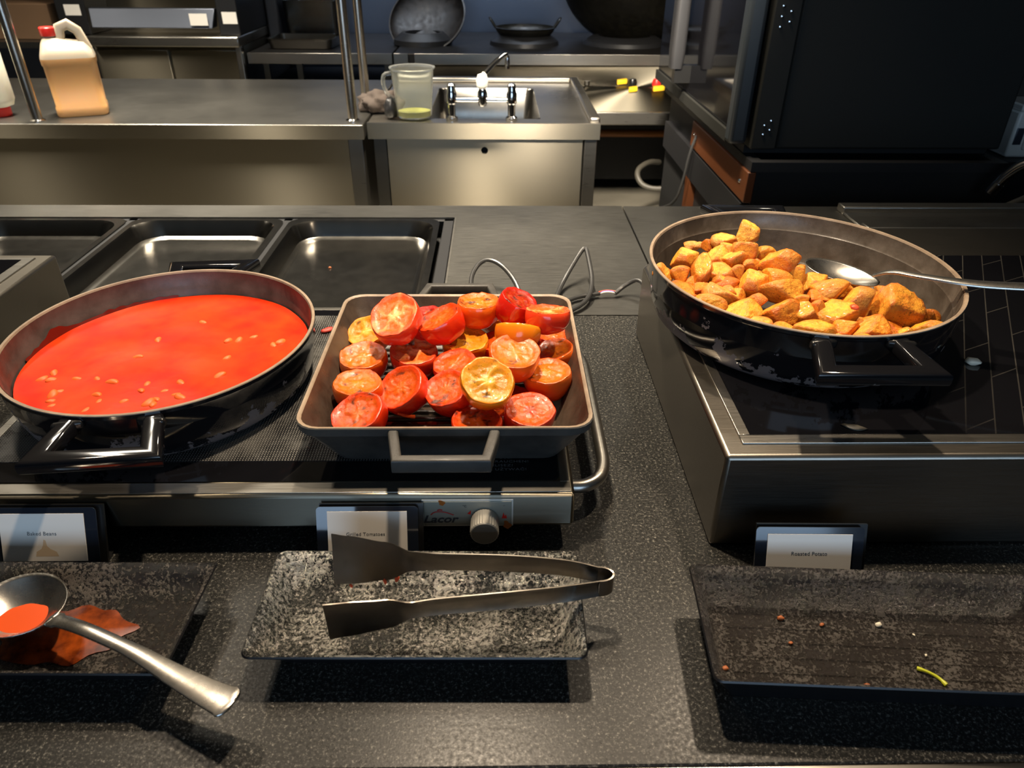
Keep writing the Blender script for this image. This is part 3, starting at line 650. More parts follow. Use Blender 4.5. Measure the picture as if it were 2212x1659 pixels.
POT = [('a', .210, .848, 1.087, .023, .029, 'p', 'pale golden wedge standing against the left wall of the potato pan'),
('b', .230, .841, 1.090, .022, .022, 'o', 'rough orange potato cube beside the pale wedge at the left wall'),
('c', .243, .881, 1.097, .030, .025, 'g', 'golden potato piece on the back left slope, above the rough orange cube'),
('d', .257, .913, 1.100, .021, .015, 'p', 'tan potato piece farthest back on the left, in the shade of the wall'),
('e', .275, .895, 1.110, .015, .014, 'r', 'small red brown crusty potato bit on the back left slope'),
('f', .267, .908, 1.105, .014, .009, 'p', 'thin pale potato sliver behind the red brown crusty bit'),
('g', .293, .893, 1.118, .027, .018, 'p', 'pale round-skinned potato piece on the back shoulder of the heap'),
('h', .337, .940, 1.107, .029, .036, 'p', 'tall pointed pale wedge, the highest tip of the potato heap'),
('i', .311, .859, 1.119, .026, .024, 'g', 'golden potato piece just below the tall pointed wedge'),
('j', .338, .862, 1.108, .026, .022, 'y', 'smooth yellow potato slice right of the tall pointed wedge'),
('k', .348, .832, 1.112, .042, .032, 'o', 'large orange brown triangular wedge flecked with herbs, right of the heap top'),
('l', .278, .860, 1.107, .028, .024, 'g', 'flat golden potato slice left of centre near the top of the heap'),
('m', .296, .849, 1.109, .029, .022, 'g', 'golden potato piece in the middle of the upper heap, below the round-skinned one'),
('n', .293, .870, 1.114, .025, .019, 'p', 'pale potato piece tucked below the round-skinned back piece'),
('o', .252, .835, 1.095, .020, .046, 'o', 'long curved upright strip with red brown edges on the left slope'),
('p', .272, .828, 1.100, .037, .018, 'o', 'flat orange slab lying right of the curved upright strip'),
('q', .314, .831, 1.109, .022, .015, 'o', 'small orange potato piece below the golden middle piece'),
('r', .295, .821, 1.103, .015, .017, 'b', 'small grey tan potato bit on top of the golden block'),
('s', .307, .800, 1.096, .032, .032, 'g', 'chunky golden block with an upright face at the centre of the heap'),
('t', .338, .812, 1.101, .035, .018, 'y', 'flat golden yellow slice under the large triangular wedge'),
('u', .338, .787, 1.095, .046, .028, 'g', 'big domed half potato with golden skin, just left of the spoon'),
('v', .278, .808, 1.093, .030, .016, 'r', 'red brown roasted piece left of the golden block'),
('w', .224, .802, 1.086, .030, .022, 'r', 'dark red brown piece at the left front wall'),
('x', .246, .802, 1.089, .020, .015, 'r', 'narrow dark orange strip between two pieces at the left front'),
('y', .268, .787, 1.089, .040, .024, 'p', 'pale brown slab with a raised corner in the front left row'),
('z', .243, .767, 1.085, .040, .021, 'g', 'golden rounded slab resting on the front left rim'),
('A', .302, .769, 1.087, .026, .020, 'o', 'golden orange piece in front of the domed half potato'),
('B', .280, .748, 1.083, .045, .021, 'y', 'long yellow slice along the front rim, left of centre'),
('C', .324, .744, 1.086, .039, .028, 'o', 'orange wedge pointing right at the front centre'),
('D', .289, .723, 1.080, .032, .016, 'o', 'orange piece showing just above the front rim, left'),
('E', .317, .711, 1.081, .024, .016, 'o', 'small orange piece below the wedge pointing right'),
('F', .351, .744, 1.084, .028, .024, 'g', 'golden brown piece right of the wedge pointing right'),
('G', .336, .694, 1.080, .016, .010, 'p', 'tiny pale tip peeping over the front rim'),
('I', .367, .817, 1.100, .022, .024, 'y', 'yellow orange piece against the left edge of the spoon bowl'),
('J', .388, .811, 1.094, .030, .022, 'g', 'golden piece lying under the front of the spoon bowl'),
('K', .396, .791, 1.090, .044, .025, 'y', 'golden domed piece in front of the spoon bowl'),
('L', .429, .812, 1.084, .034, .018, 'g', 'golden brown piece behind the domed one, by the spoon neck'),
('M', .425, .770, 1.085, .038, .035, 'g', 'golden triangular piece right of centre, below the spoon neck'),
('N', .390, .744, 1.085, .038, .029, 'y', 'yellow piece with a red pepper bit on it, front of centre'),
('O', .468, .766, 1.075, .058, .052, 'b', 'largest potato piece, brown skin with dark herbs, at the right'),
('P', .502, .775, 1.068, .032, .033, 'b', 'brown skinned piece behind the largest one, at the right end'),
('Q', .516, .768, 1.068, .019, .018, 'o', 'thin orange strip at the right end of the heap'),
('R', .495, .735, 1.070, .036, .018, 'y', 'yellow piece at the front right rim'),
('S', .414, .712, 1.082, .039, .022, 'o', 'orange wedge with a dark spot near the front rim'),
('T', .438, .695, 1.076, .040, .015, 'y', 'yellow piece along the front rim, right of the dark spotted wedge'),
('U', .398, .687, 1.079, .032, .012, 'o', 'orange piece at the front rim under the dark spotted wedge'),
('V', .370, .690, 1.079, .019, .014, 'p', 'small pale pyramid at the front rim, centre'),
('W', .351, .704, 1.082, .040, .022, 'y', 'dull yellow herb flecked slab at the front rim'),
('X', .371, .748, 1.084, .021, .026, 'o', 'orange strip left of the piece with the red pepper bit'),
('Y', .360, .771, 1.088, .017, .014, 'y', 'small yellow piece deep in the gap right of the domed half'),
('Z', .388, .716, 1.080, .028, .018, 'o', 'orange piece behind the small pale pyramid'),
('AA', .503, .855, 1.060, .030, .018, 'o', 'orange piece by itself behind the spoon handle'),
('AB', .457, .804, 1.077, .028, .015, 'o', 'orange piece directly under the spoon handle'),
('AC', .464, .723, 1.072, .014, .012, 'y', 'small yellow sliver below the largest brown skinned piece'),
('AD', .484, .856, 1.060, .010, .008, 'o', 'tiny orange tip beside the spoon neck, at the far side'),
('AE', .380, .778, 1.088, .029, .016, 'r', 'red edged orange wedge between the two domed pieces')]
rn = random.Random(7)
for i, (n_, x, y, z, a, c, tone, lab) in enumerate(POT):
    o = link('roast_potato', CH[(i*7) % 16]); mx = max(a, c)
    o.scale = (a*1.30, max(.72*mx, .6*a)*1.25, c*1.36); o.rotation_euler = (rn.uniform(-.35, .35), rn.uniform(-.35, .35), rn.uniform(-.35, .35)); o.location = (x, y+.004, z-.006); o.color = TONE[tone]
    tag(o, lab, 'potato', 'roast potato pieces')
for i in range(46):   # deeper layer seen in the gaps
    for _ in range(60):
        a = rn.uniform(0, 2*PI); t = math.sqrt(rn.random()); x = .352+.150*t*math.cos(a); y = .800+.125*t*math.sin(a)
        if ((x-.379)/.158)**2+((y-.852)/.168)**2 < 1 and not (x > .43 and y > .80): break
    zt = 1.062+.030*math.exp(-(((x-.30)/.08)**2+((y-.85)/.07)**2))
    o = link('roast_potato', CH[(i*5+3) % 16]); k = rn.uniform(.026, .036); o.scale = (k*1.2, k, k*.85)
    o.rotation_euler = (rn.uniform(0, 6), rn.uniform(0, 6), rn.uniform(0, 6)); o.location = (x, y, zt+rn.uniform(-.012, .0)); o.color = TONE[rn.choice('ggooyr')]
    tag(o, 'roasted potato piece deep in the heap, seen only through gaps', 'potato', 'potatoes deep in the heap')
o = crumb('pepper_bit', (.3985, .7300, 1.0955), (.0055, .005, .0028), 'chilli', 'small red pepper bit on top of a yellow potato piece', 'pepper bit', seed=3)
# serving spoon in the potatoes
def spoon_bowl(b, c, L, W, D, rz, tilt, n=18, th=.0012, roll=0):
    m = Matrix.Translation(c) @ Matrix.Rotation(rz, 4, 'Z') @ Matrix.Rotation(tilt, 4, 'Y') @ Matrix.Rotation(roll, 4, 'X')
    secs = []
    for off in (0, 1):
        rg = []
        for i in range(n+1):
            t = i/n; rho = t if off == 0 else 1-t
            rg.append([m @ Vector((L*rho*math.cos(2*PI*j/40)*(1+.06*math.cos(2*PI*j/40)), W*rho*math.sin(2*PI*j/40), -D*(1-rho**2.2)-(th if off else 0))) for j in range(40)])
        secs += rg
    b.loft(secs, False, False)
    return m
ss = empty('serving_spoon', (.43, .83, 1.09), 'polished steel serving spoon resting in the roast potatoes', 'spoon')
b = MB(); spoon_bowl(b, (.430, .845, 1.092), .046, .032, .014, R(-24), R(8)); local(b.obj('bowl', 'cutlery', None, 0, 180), ss)
def strip(b, path, ws, th, up=(0, 0, 1), crown=0.0):
    """flat bar: path of points, half widths, thickness"""
    P = [Vector(p) for p in path]; U = Vector(up); secs = []
    for i, p in enumerate(P):
        t = (P[min(i+1, len(P)-1)]-P[max(i-1, 0)]).normalized(); s = t.cross(U).normalized(); u = s.cross(t); w_ = ws[i]
        secs.append([p+s*(w_*x)+u*(z*th+crown*(1-x*x)) for x, z in ((-1, -.4), (-.92, -.5), (.0, -.5), (.92, -.5), (1, -.4), (1, .4), (.92, .5), (0, .5), (-.92, .5), (-1, .4))])
    b.loft(secs, True, True)
def spl(P, n):
    P = [Vector(p) for p in P]; out = []
    for i in range(len(P)-1):
        p0, p1, p2, p3 = P[max(i-1, 0)], P[i], P[i+1], P[min(i+2, len(P)-1)]
        for k in range(n):
            t = k/n; out.append(.5*((2*p1)+(p2-p0)*t+(2*p0-5*p1+4*p2-p3)*t*t+(3*p1-p0-3*p2+p3)*t**3))
    return out+[P[-1]]
pth = spl([(.466, .829, 1.093), (.480, .816, 1.103), (.505, .790, 1.108), (.56, .758, 1.112), (.66, .735, 1.118), (.78, .72, 1.124)], 8); n = len(pth)
local(simple('handle', 'cutlery', lambda b: strip(b, pth, [.0062 if i < n*.3 else .0062+.0055*((i-n*.3)/(n*.7)) for i in range(n)], .0028, crown=.0012), None, 0, 60), ss)

# ------------------------------------------------------------------ serving plates
def plate(label, c, hx, hy, rz, H, mtl, flare=.020, r=.008, ribs=False, skew=0):
    e = empty('serving_plate', (c[0], c[1], .9), label, 'plate', 'rectangular dark glazed plates', rz)
    def sec(ax, ay, rad, z): return [(x+skew*y, y, z) for x, y, z in rr(ax, ay, rad, z, 4)]
    wav = lambda S, amp: [(x, y, z+amp*noise.noise(Vector((x*14, y*14, 3)))) for x, y, z in S]
    b = MB(); fx, fy = hx-flare-.004, hy-flare-.004
    b.loft([sec(fx, fy, r, .0004), sec(fx+.002, fy+.002, r, .006), sec(hx-.002, hy-.002, r, H-.004), wav(sec(hx, hy, r, H-.0015), .0022), wav(sec(hx-.001, hy-.001, r, H), .0022)], True, False); b.obj('underside', 'glaze_side', e, 0, 50)
    b = MB(); S = [wav(sec(hx-.001, hy-.001, r, H), .0022), wav(sec(hx-.0035, hy-.0035, r, H-.0005), .0022), sec(hx-.010, hy-.010, r, H-.010), sec(hx-.019, hy-.019, r, .0115), sec(hx-.026, hy-.026, r, .0085)]
    b.loft(S, False, True); b.obj('glazed_top', mtl, e, 0, 60)
    if ribs:
        for k in range(5):
            y = -hy+.040+k*.016
            b = MB(); b.tube([(-hx+.03+skew*y, y, .0082), (hx-.03+skew*y, y, .0082)], .0014, 6); b.obj('rib', mtl, e, 0)
    return e
p2 = plate('black and silver mottled rectangular plate holding the steel tongs', (-.0700, .4560), .1455, .0620, R(-.8), .038, 'glaze_silver')
p1 = plate('dark rectangular plate with an orange sauce stain under the ladle', (-.400, .4430), .1310, .0615, R(-1.0), .040, 'glaze_black', r=.003, skew=.02)
p3 = plate('brown black ribbed rectangular plate with crumbs before the potato label', (.3380, .4160), .1640, .0640, R(-3.4), .048, 'glaze_brown', flare=.018, r=.007, ribs=True)
# sauce stain on plate 1
def blob(b, c, rx, ry, z, seed, n=60, amp=.35):
    top = [(c[0]+rx*(1+amp*noise.noise(Vector((math.cos(2*PI*k/n)*2.2, math.sin(2*PI*k/n)*2.2, seed))))*math.cos(2*PI*k/n), c[1]+ry*(1+amp*noise.noise(Vector((math.cos(2*PI*k/n)*2.2, math.sin(2*PI*k/n)*2.2, seed+4))))*math.sin(2*PI*k/n), z+.0006) for k in range(n)]
    bot = [(x, y, z) for x, y, _ in top]; b.loft([bot, top], False, True)
def m_film():
    m = mat('smeared_sauce', (168, 64, 16), rough=.2); q = NT(m); v = q.coord()
    q.color(q.mix(q.ramp(q.noise(v, 60, 5, .6), [(.35, 0), (.68, 1)]), lin((66, 22, 6)), lin((142, 62, 16)))); return m
M['film'] = m_film()
o = simple('sauce_smear', 'film', lambda b: blob(b, (-.392, .444), .058, .032, .9090, 2)); tag(o, 'orange brown smear of bean sauce spread on the left plate', 'sauce smear')
# ladle
ld = empty('serving_spoon', (-.40, .45, .92), 'large steel spoon with bean sauce in its bowl, resting on the left plate', 'spoon')
b = MB(); spoon_bowl(b, (-.4270, .4520, .9425), .0440, .0365, .021, R(-24), R(-4)); local(b.obj('bowl', 'cutlery', None, 0, 180), ld)
pth = spl([(-.3880, .4340, .9430), (-.3720, .4280, .9455), (-.345, .4160, .9490), (-.30, .397, .9460), (-.26, .377, .9420), (-.228, .3620, .9390), (-.207, .3530, .9385)], 8); n = len(pth)
def wd(t): return .0075 if t < .12 else (.0060+.0078*max(0, (t-.45)/.55)) if t < .93 else .0138*math.sqrt(max(.05, 1-((t-.93)/.075)**2))
local(simple('handle', 'cutlery', lambda b: strip(b, pth, [wd(i/(n-1)) for i in range(n)], .0024, crown=.001), None, 0, 60), ld)
o = simple('sauce_portion', 'sauce_orange', lambda b: blob(b, (-.4245, .4480), .0225, .0175, .9262, 9, 40, .12)); tag(o, 'pool of orange bean sauce in the bowl of the left spoon', 'sauce')
# tongs
tg = empty('serving_tongs', (0, .47, .94), 'steel serving tongs with broad flat blades lying on the mottled plate', 'tongs')
def arm(path, hs, lean, th=.0013):
    P = spl(path, 8); n = len(P); b = MB(); secs = []
    for i, p in enumerate(P):
        t = i/(n-1); h = 0; L = len(hs)-1; k = min(L-1, int(t*L)); u = t*L-k; u = u*u*(3-2*u); h = hs[k]+(hs[k+1]-hs[k])*u
        T = (P[min(i+1, n-1)]-P[max(i-1, 0)]).normalized(); side = T.cross(Vector((0, 0, 1))).normalized(); ln = lean*min(1, max(0, (t-.45)/.2))
        up = (Vector((0, 0, 1))*math.cos(ln)+side*math.sin(ln)).normalized(); nr = T.cross(up).normalized()
        row = []
        for s_, e_ in ((-1, -1), (-.6, -1), (0, -1), (.6, -1), (1, -1), (1, 1), (.6, 1), (0, 1), (-.6, 1), (-1, 1)):
            row.append(p+up*(h*s_)+nr*(th*e_*.5+(.0022*(1-s_*s_) if t < .62 else .0012*(1-s_*s_))))
        secs.append(row)
    b.loft(secs, True, True); return b
def tip_z(x): return x
A = arm([(0.0900, 0.4700, 0.9540), (0.0600, 0.4780, 0.9547), (0.0100, 0.4840, 0.9545), (-0.0500, 0.4880, 0.9532), (-0.0800, 0.4900, 0.9520), (-0.1060, 0.4920, 0.9505), (-0.1380, 0.4945, 0.9495), (-0.1560, 0.4960, 0.9490)], [.0095, .0100, .0104, .0104, .0108, .0200, .0250, .0270], R(14))
local(A.obj('arm', 'tong_steel', None, 0, 50), tg)
B_ = arm([(0.0900, 0.4560, 0.9510), (0.0600, 0.4490, 0.9525), (0.0100, 0.4420, 0.9530), (-0.0500, 0.4370, 0.9515), (-0.0740, 0.4340, 0.9505), (-0.0980, 0.4310, 0.9490), (-0.1300, 0.4265, 0.9480), (-0.1480, 0.4240, 0.9475)], [.0095, .0100, .0104, .0100, .0104, .0200, .0235, .0245], R(-6))
local(B_.obj('arm', 'tong_steel', None, 0, 50), tg)
def bend(b):
    pth = [Vector((.090, .463, .9525))+Vector((.0130*math.sin(a), .0070*math.cos(a), .0015*math.cos(a))) for a in [PI*k/14 for k in range(15)]]
    secs = []
    for i, p in enumerate(pth):
        t = (pth[min(i+1, 14)]-pth[max(i-1, 0)]).normalized(); nr = t.cross(Vector((0, 0, 1))).normalized()
        secs.append([p+Vector((0, 0, s_*.0095))+nr*(e_*.0008) for s_, e_ in ((-1, -1), (1, -1), (1, 1), (-1, 1))])
    b.loft(secs, True, True)
local(simple('spring_bend', 'tong_steel', bend, None, 0, 50), tg)
for k, (x, z, s) in enumerate(((-.108, .927, .003), (-.096, .930, .003), (-.140, .922, .002))):
    c = crumb('food_bit', (x, .4870, z), (s, .0012, s), 'chilli', None, None, seed=20+k); local(c, tg)
# crumbs on plate 3
for i, (x, y, s, mtl, lab) in enumerate(((.196, .402, .0030, 'brown_crumb', 'brown crumb at the left end of the ribbed plate'),
        (.262, .4555, .0035, 'brown_crumb', 'brown crumb at the back slope of the ribbed plate, left'), (.298, .448, .0026, 'brown_crumb', 'small reddish crumb at the back of the ribbed plate'),
        (.350, .447, .0035, 'pale_crumb', 'pale yellow crumb at the back of the ribbed plate, centre'), (.262, .428, .0022, 'brown_crumb', 'tiny tan crumb in the left middle of the ribbed plate'),
        (.312, .384, .0028, 'brown_crumb', 'reddish crumb near the front edge of the ribbed plate'), (.378, .436, .0015, 'pale_crumb', 'white speck in the middle right of the ribbed plate'),
        (.378, .414, .0015, 'pale_crumb', 'white speck nearer the front of the ribbed plate'))):
    crumb('food_crumb', (x, y, .9088), (s, s*.7, s*.6), mtl, lab, 'crumb', None, 30+i)
o = simple('herb_stem', 'green_stem', lambda b: b.tube([(.3625, .4000, .9105), (.370, .3955, .9115), (.377, .3900, .9105), (.3795, .3830, .9105)], [.0018, .0013, .0014, .0019], 8, 2)); tag(o, 'short yellow green herb stem lying on the ribbed plate', 'stem')

# ------------------------------------------------------------------ label holders
M['holder_clear'] = mat('clear_pocket', (30, 36, 46), 0, .12, .8, coat=.6)
def holder(words_, c, wdt, label, card, tsize, rz, tx=0, tz=0, stained=False):
    e = empty('sign_holder', (c[0], c[1], .9), label, 'sign', 'dish name signs', rz); hw = wdt/2
    m = Matrix.Translation((0, 0, .0010)) @ Matrix.Rotation(R(-22), 4, 'X')
    def tl(o): o.data.transform(m); return o
    b = MB(); b.loft([[(x, -.0012, z+.032) for x, z, _ in rr(hw, .031, .004, 0)], [(x, .0, z+.032) for x, z, _ in rr(hw, .031, .004, 0)]]); tl(b.obj('clear_front', 'holder_clear', e, 0))
    tl(bx('back_stand', 'plastic_black', -hw+.002, hw+.005, .004, .007, .001, .0645, e))
    bx('foot', 'plastic_black', -hw+.001, hw+.004, .006, .022, .0003, .003, e)
    cw, chh, ox, oz = card
    cd = tl(bx('card', 'white_paper', ox-cw/2, ox+cw/2, -.0018, -.0013, oz-chh/2, oz+chh/2, e))
    t = text('lettering', words_, tsize, 'ink', cd, (0, 0, 0), (0, 0, 0), 0, 0, 1.0, 1.05); t.data.transform(m @ Matrix.Translation((ox+tx, -.00184, oz+tz)) @ Matrix.Rotation(R(90), 4, 'X'))
    if stained:
        s1 = simple('sauce_stain', 'pale_stain', lambda b: b.add([(ox+x*.001, -.00182, oz+z*.001) for x, z in ((-9, -20), (14, -20), (12, -15), (6, -12), (3, -9), (2, -3), (0, -2), (-1, -8), (-3, -12), (-8, -15))], [tuple(range(10))]), cd, 0, 0); tl(s1)
    return e
M['pale_stain'] = mat('pale_sauce_stain', (216, 192, 160), 0, .6)
M['card_tint'] = M['white_paper']
holder('Baked Beans', (-.4530, .5360), .100, 'small black sign holder with a stained card reading Baked Beans', (.084, .050, -.004, .032), .0055, R(0), -.001, .004, True)
holder('Grilled Tomatoes', (-.1325, .5350), .102, 'small black sign holder with a card reading Grilled Tomatoes', (.080, .052, .000, .032), .0052, R(0), -.002, .002)
holder('Roasted Potato', (.3040, .5010), .106, 'small black sign holder with a card reading Roasted Potato', (.083, .052, .0, .030), .0054, R(-1), 0, .006)

# ------------------------------------------------------------------ cables on the worktop
o = simple('power_cable', 'cable_black', lambda b: b.tube([(-.046, 1.17, .905), (-.050, 1.215, .925), (-.030, 1.245, .945), (.0, 1.235, .945), (.030, 1.20, .925), (.042, 1.15, .905)], .0042, 10, 3)); tag(o, 'black cable arching up behind the tomato pan', 'cable')
o = simple('power_cable', 'cable_black', lambda b: b.tube([(.100, 1.16, .905), (.118, 1.22, .912), (.150, 1.27, .945), (.163, 1.285, .955), (.166, 1.26, .945), (.170, 1.20, .920), (.155, 1.14, .910), (.110, 1.10, .906)], .0042, 10, 2)); tag(o, 'black cable standing in a pointed loop right of the tomato pan', 'cable')
cb = empty('spliced_cable', (.2, 1.18, .9), 'black cable with a bared coloured splice beside the potato hob', 'cable')
local(simple('cable', 'cable_black', lambda b: b.tube([(.105, 1.135, .905), (.135, 1.165, .907), (.180, 1.180, .907)], .004, 10, 2)), cb)
local(simple('cable', 'cable_black', lambda b: b.tube([(.208, 1.18, .907), (.225, 1.195, .915), (.250, 1.195, .930), (.262, 1.17, .920), (.262, 1.12, .905)], .004, 10, 2)), cb)
M['wire_white'] = mat('wire_white', (220, 215, 205), 0, .5); M['wire_blue'] = mat('wire_blue', (60, 90, 190), 0, .5); M['wire_red'] = mat('wire_red', (200, 80, 50), 0, .5)
for k, c in enumerate(('wire_white', 'wire_blue', 'wire_red')):
    local(simple('bare_wire', c, lambda b: b.tube([(.178, 1.179, .907+.0015*k), (.194, 1.183+.003*(k-1), .911), (.211, 1.181, .907+.0015*k)], .0014, 8, 2)), cb)

# ================================================================== kitchen behind
# left steel table with shelf posts
lt = empty('steel_table', (-1.6, 2.95, 0), 'long stainless steel table left of the sink, carrying the syrup jug', 'table')
local(bx('table_top', 'steel_dark', -3.2, -.452, 2.535, 3.42, .852, .9, None, .004), lt)
local(bx('front_edge', 'steel_panel', -3.2, -.452, 2.5325, 2.5349, .853, .8985), lt)
local(bx('front_panel', 'steel_panel', -3.2, -.512, 2.56, 2.575, .12, .853), lt)
local(bx('corner_post', 'steel', -.511, -.462, 2.555, 2.60, .0, .853, None, .002), lt)
local(bx('side_panel', 'steel', -.470, -.462, 2.60, 3.38, .1, .852), lt)
for x in (-3.1, -1.8): local(bx('leg', 'steel', x, x+.04, 3.3, 3.34, 0, .853), lt)
for (x, y, lab) in ((-.495, 2.60, 'steel shelf post at the front right corner of the left table'), (-.508, 2.97, 'steel shelf post just behind the front right post'), (-1.548, 2.575, 'steel shelf post standing beside the syrup jug')):
    e = empty('shelf_post', (x, y, .9), lab, 'post', 'steel shelf posts')
    local(simple('pole', 'pole_steel', lambda b: b.lathe([(.0165, .9005), (.0165, 2.1)], 24, c=(x, y, 0), cap0=True, cap1=True)), e)
    local(simple('flange', 'chrome', lambda b: b.lathe([(.024, .9002), (.024, .904), (.0175, .908)], 24, c=(x, y, 0), cap0=True)), e)
# jug
M['jug'] = mat('frosted_plastic', (150, 139, 122), 0, .35, sss=.2); M['jug_liquid'] = mat('syrup_filled_plastic', (196, 148, 96), 0, .32, sss=.25)
jg = empty('plastic_jug', (-1.455, 2.705, .9), 'tan filled plastic jug with a red cap on the left table', 'jug', None, R(24))
W_, D_ = .080, .062
S = [rr(W_*.94, D_*.94, .02, .0005), rr(W_, D_, .022, .008), rr(W_*1.0, D_*1.0, .022, .032), rr(W_*.97, D_*.97, .022, .036), rr(W_*.99, D_*.99, .022, .160), rr(W_*1.03, D_*1.03, .022, .166), rr(W_*1.03, D_*1.03, .022, .184)]
S2 = [rr(W_*1.03, D_*1.03, .022, .184), rr(W_*1.0, D_*1.0, .022, .196), rr(W_*.96, D_*.93, .024, .206)]
b = MB(); b.loft(S, True, False); b.obj('body', 'jug_liquid', jg, 0, 50)
b = MB(); secs = S2+[rr(W_*.80, D_*.72, .026, .228, 5, (-.006, 0)), rr(W_*.34, D_*.36, .018, .240, 5, (-.036, 0)), rr(.019, .019, .018, .244, 5, (-.040, 0)), rr(.018, .018, .017, .258, 5, (-.040, 0))]
b.loft(secs, False, True); b.obj('shoulder', 'jug', jg, 0, 50)
b = MB(); b.sweep([(-.012, 0, .228), (-.004, 0, .272), (.022, 0, .282), (.048, 0, .262), (.066, 0, .205)], rsec(.030, .020, .45, 4), (0, 1, 0)); b.obj('handle', 'jug', jg, 0, 60)
b = MB(); secs = []
for z, r in ((.249, .0225), (.251, .0235), (.273, .0235), (.276, .021)): secs.append([(-.040+r*(1+.02*(k % 2))*math.cos(2*PI*k/48), r*(1+.02*(k % 2))*math.sin(2*PI*k/48), z) for k in range(48)])
b.loft(secs, True, True); b.obj('cap', 'red_plastic', jg, 0, 30)
# upside-down bottle at the left edge
ib = empty('squeeze_bottle', (-1.715, 2.66, .9), 'cream bottle standing on its red cap at the left photo edge', 'bottle')
local(simple('cap', 'red_plastic', lambda b: b.lathe([(.030, .9004), (.032, .904), (.032, .926), (.028, .93)], 32, c=(-1.715, 2.66, 0), cap0=True, cap1=True)), ib)
local(simple('body', 'cream_plastic', lambda b: b.lathe([(.026, .928), (.046, .935), (.054, .955), (.054, 1.15), (.046, 1.165)], 40, c=(-1.715, 2.66, 0), cap0=True, cap1=True), None, 0, 50), ib)

# sink unit
sk = empty('sink_unit', (-.05, 3.0, 0), 'stainless steel sink unit with a drain hole in its front panel', 'sink')
X0, X1, Y0, Y1 = -.445, .352, 2.575, 3.42; bx0, bx1, by0, by1 = -.245, .150, 2.66, 3.25
def sktop(b):
    for q in ((X0, bx0, Y0, Y1), (bx1, X1, Y0, Y1), (bx0, bx1, Y0, by0), (bx0, bx1, by1, Y1)): b.box(*q, .868, .896)
    b.box(X0, X1, Y0, Y0+.012, .845, .9)
local(simple('top', 'steel', sktop), sk)
local(bx('front_edge', 'steel_panel', X0, X1, Y0-.0025, Y0-.0002, .846, .8985), sk)
def skrim(b):
    b.box(X1-.035, X1, Y0+.012, Y1, .896, .916); b.box(X0, X1-.035, Y1-.035, Y1, .896, .916)
local(simple('raised_rim', 'steel', skrim, None, .006), sk)
b = MB(); cx_, cy_ = (bx0+bx1)/2, (by0+by1)/2; hx_, hy_ = (bx1-bx0)/2, (by1-by0)/2
b.loft([rr(hx_, hy_, .03, .896, 5, (cx_, cy_)), rr(hx_-.004, hy_-.004, .03, .890, 5, (cx_, cy_)), rr(hx_-.012, hy_-.012, .04, .66, 5, (cx_, cy_)), rr(hx_-.03, hy_-.03, .03, .645, 5, (cx_, cy_))], False, True)
local(b.obj('basin', 'steel_tray', None, 0, 40), sk)
def hole_panel(b):
    x0, x1, z0, z1, cx, cz, r = -.383, .295, .12, .846, -.046, .805, .012; n = 32
    out = []
    for k in range(n):
        a = 2*PI*k/n; dx, dz = math.cos(a), math.sin(a); t = min((x1-cx)/dx if dx > 1e-6 else ((x0-cx)/dx if dx < -1e-6 else 9), (z1-cz)/dz if dz > 1e-6 else ((z0-cz)/dz if dz < -1e-6 else 9)); out.append((cx+dx*t, Y0+.012, cz+dz*t))
    inn = [(cx+r*math.cos(2*PI*k/n), Y0+.012, cz+r*math.sin(2*PI*k/n)) for k in range(n)]
    deep = [(x, y+.02, z) for x, y, z in inn]; b.loft([out, inn, deep], False, False)
    for (ax, az) in ((x0, z0), (x1, z0), (x0, z1), (x1, z1)):
        i = min(range(n), key=lambda k: (out[k][0]-ax)**2+(out[k][2]-az)**2)
        j = [k for k in ((i-1) % n, (i+1) % n)]
    # corners
    def on(k, ax, az): return abs(out[k][0]-ax) < 1e-5, abs(out[k][2]-az) < 1e-5
    for k in range(n):
        p, q = out[k], out[(k+1) % n]
        if abs(p[0]-q[0]) > 1e-5 and abs(p[2]-q[2]) > 1e-5:
            cxn = p[0] if p[0] in (x0, x1) or abs(p[0]-x0) < 1e-5 or abs(p[0]-x1) < 1e-5 else q[0]; czn = q[2] if cxn == p[0] else p[2]
            b.add([p, q, (cxn, Y0+.012, czn)], [(0, 1, 2)])
local(simple('front_panel', 'steel_panel', hole_panel, None, 0, 30), sk)
local(bx('backing', 'black_matte', -.38, .29, Y0+.05, Y0+.06, .2, .84), sk)
local(bx('leg', 'steel_dark', -.430, -.386, Y0+.012, Y0+.055, .0, .846, None, .002), sk)
local(bx('leg', 'steel', .302, .345, Y0+.010, Y0+.055, .0, .846, None, .002), sk)
local(bx('side_panel', 'steel_dark', .338, .345, Y0+.06, Y1-.05, .1, .866), sk)
# mixer tap on the sink front
tp = empty('mixer_tap', (-.055, 2.63, .9), 'chrome bridge mixer tap with a white headed swivel spout on the sink', 'tap')
for x in (-.158, .048):
    local(simple('pillar', 'chrome', lambda b: b.lathe([(.020, .8965), (.020, .908), (.013, .913), (.013, .950), (.017, .955), (.018, .985), (.015, .992), (.014, 1.012), (.009, 1.017)], 24, c=(x, 2.63, 0), cap0=True, cap1=True)), tp)
local(simple('bridge', 'chrome', lambda b: b.tube([(-.158, 2.63, .965), (.048, 2.63, .965)], .0085, 16)), tp)
local(simple('valve', 'chrome', lambda b: b.lathe([(.012, .945), (.016, .955), (.017, .99), (.012, 1.0)], 24, c=(-.052, 2.63, 0), cap0=True, cap1=True)), tp)
local(simple('valve_head', 'tap_white', lambda b: b.lathe([(.010, .998), (.019, 1.008), (.021, 1.028), (.015, 1.045), (.0, 1.05)], 24, c=(-.052, 2.63, 0), cap0=True)), tp)
local(simple('spout', 'chrome', lambda b: b.tube([(-.045, 2.64, 1.045), (-.01, 2.68, 1.075), (.028, 2.72, 1.100), (.034, 2.725, 1.085)], [.010, .009, .008, .007], 14, 1)), tp)
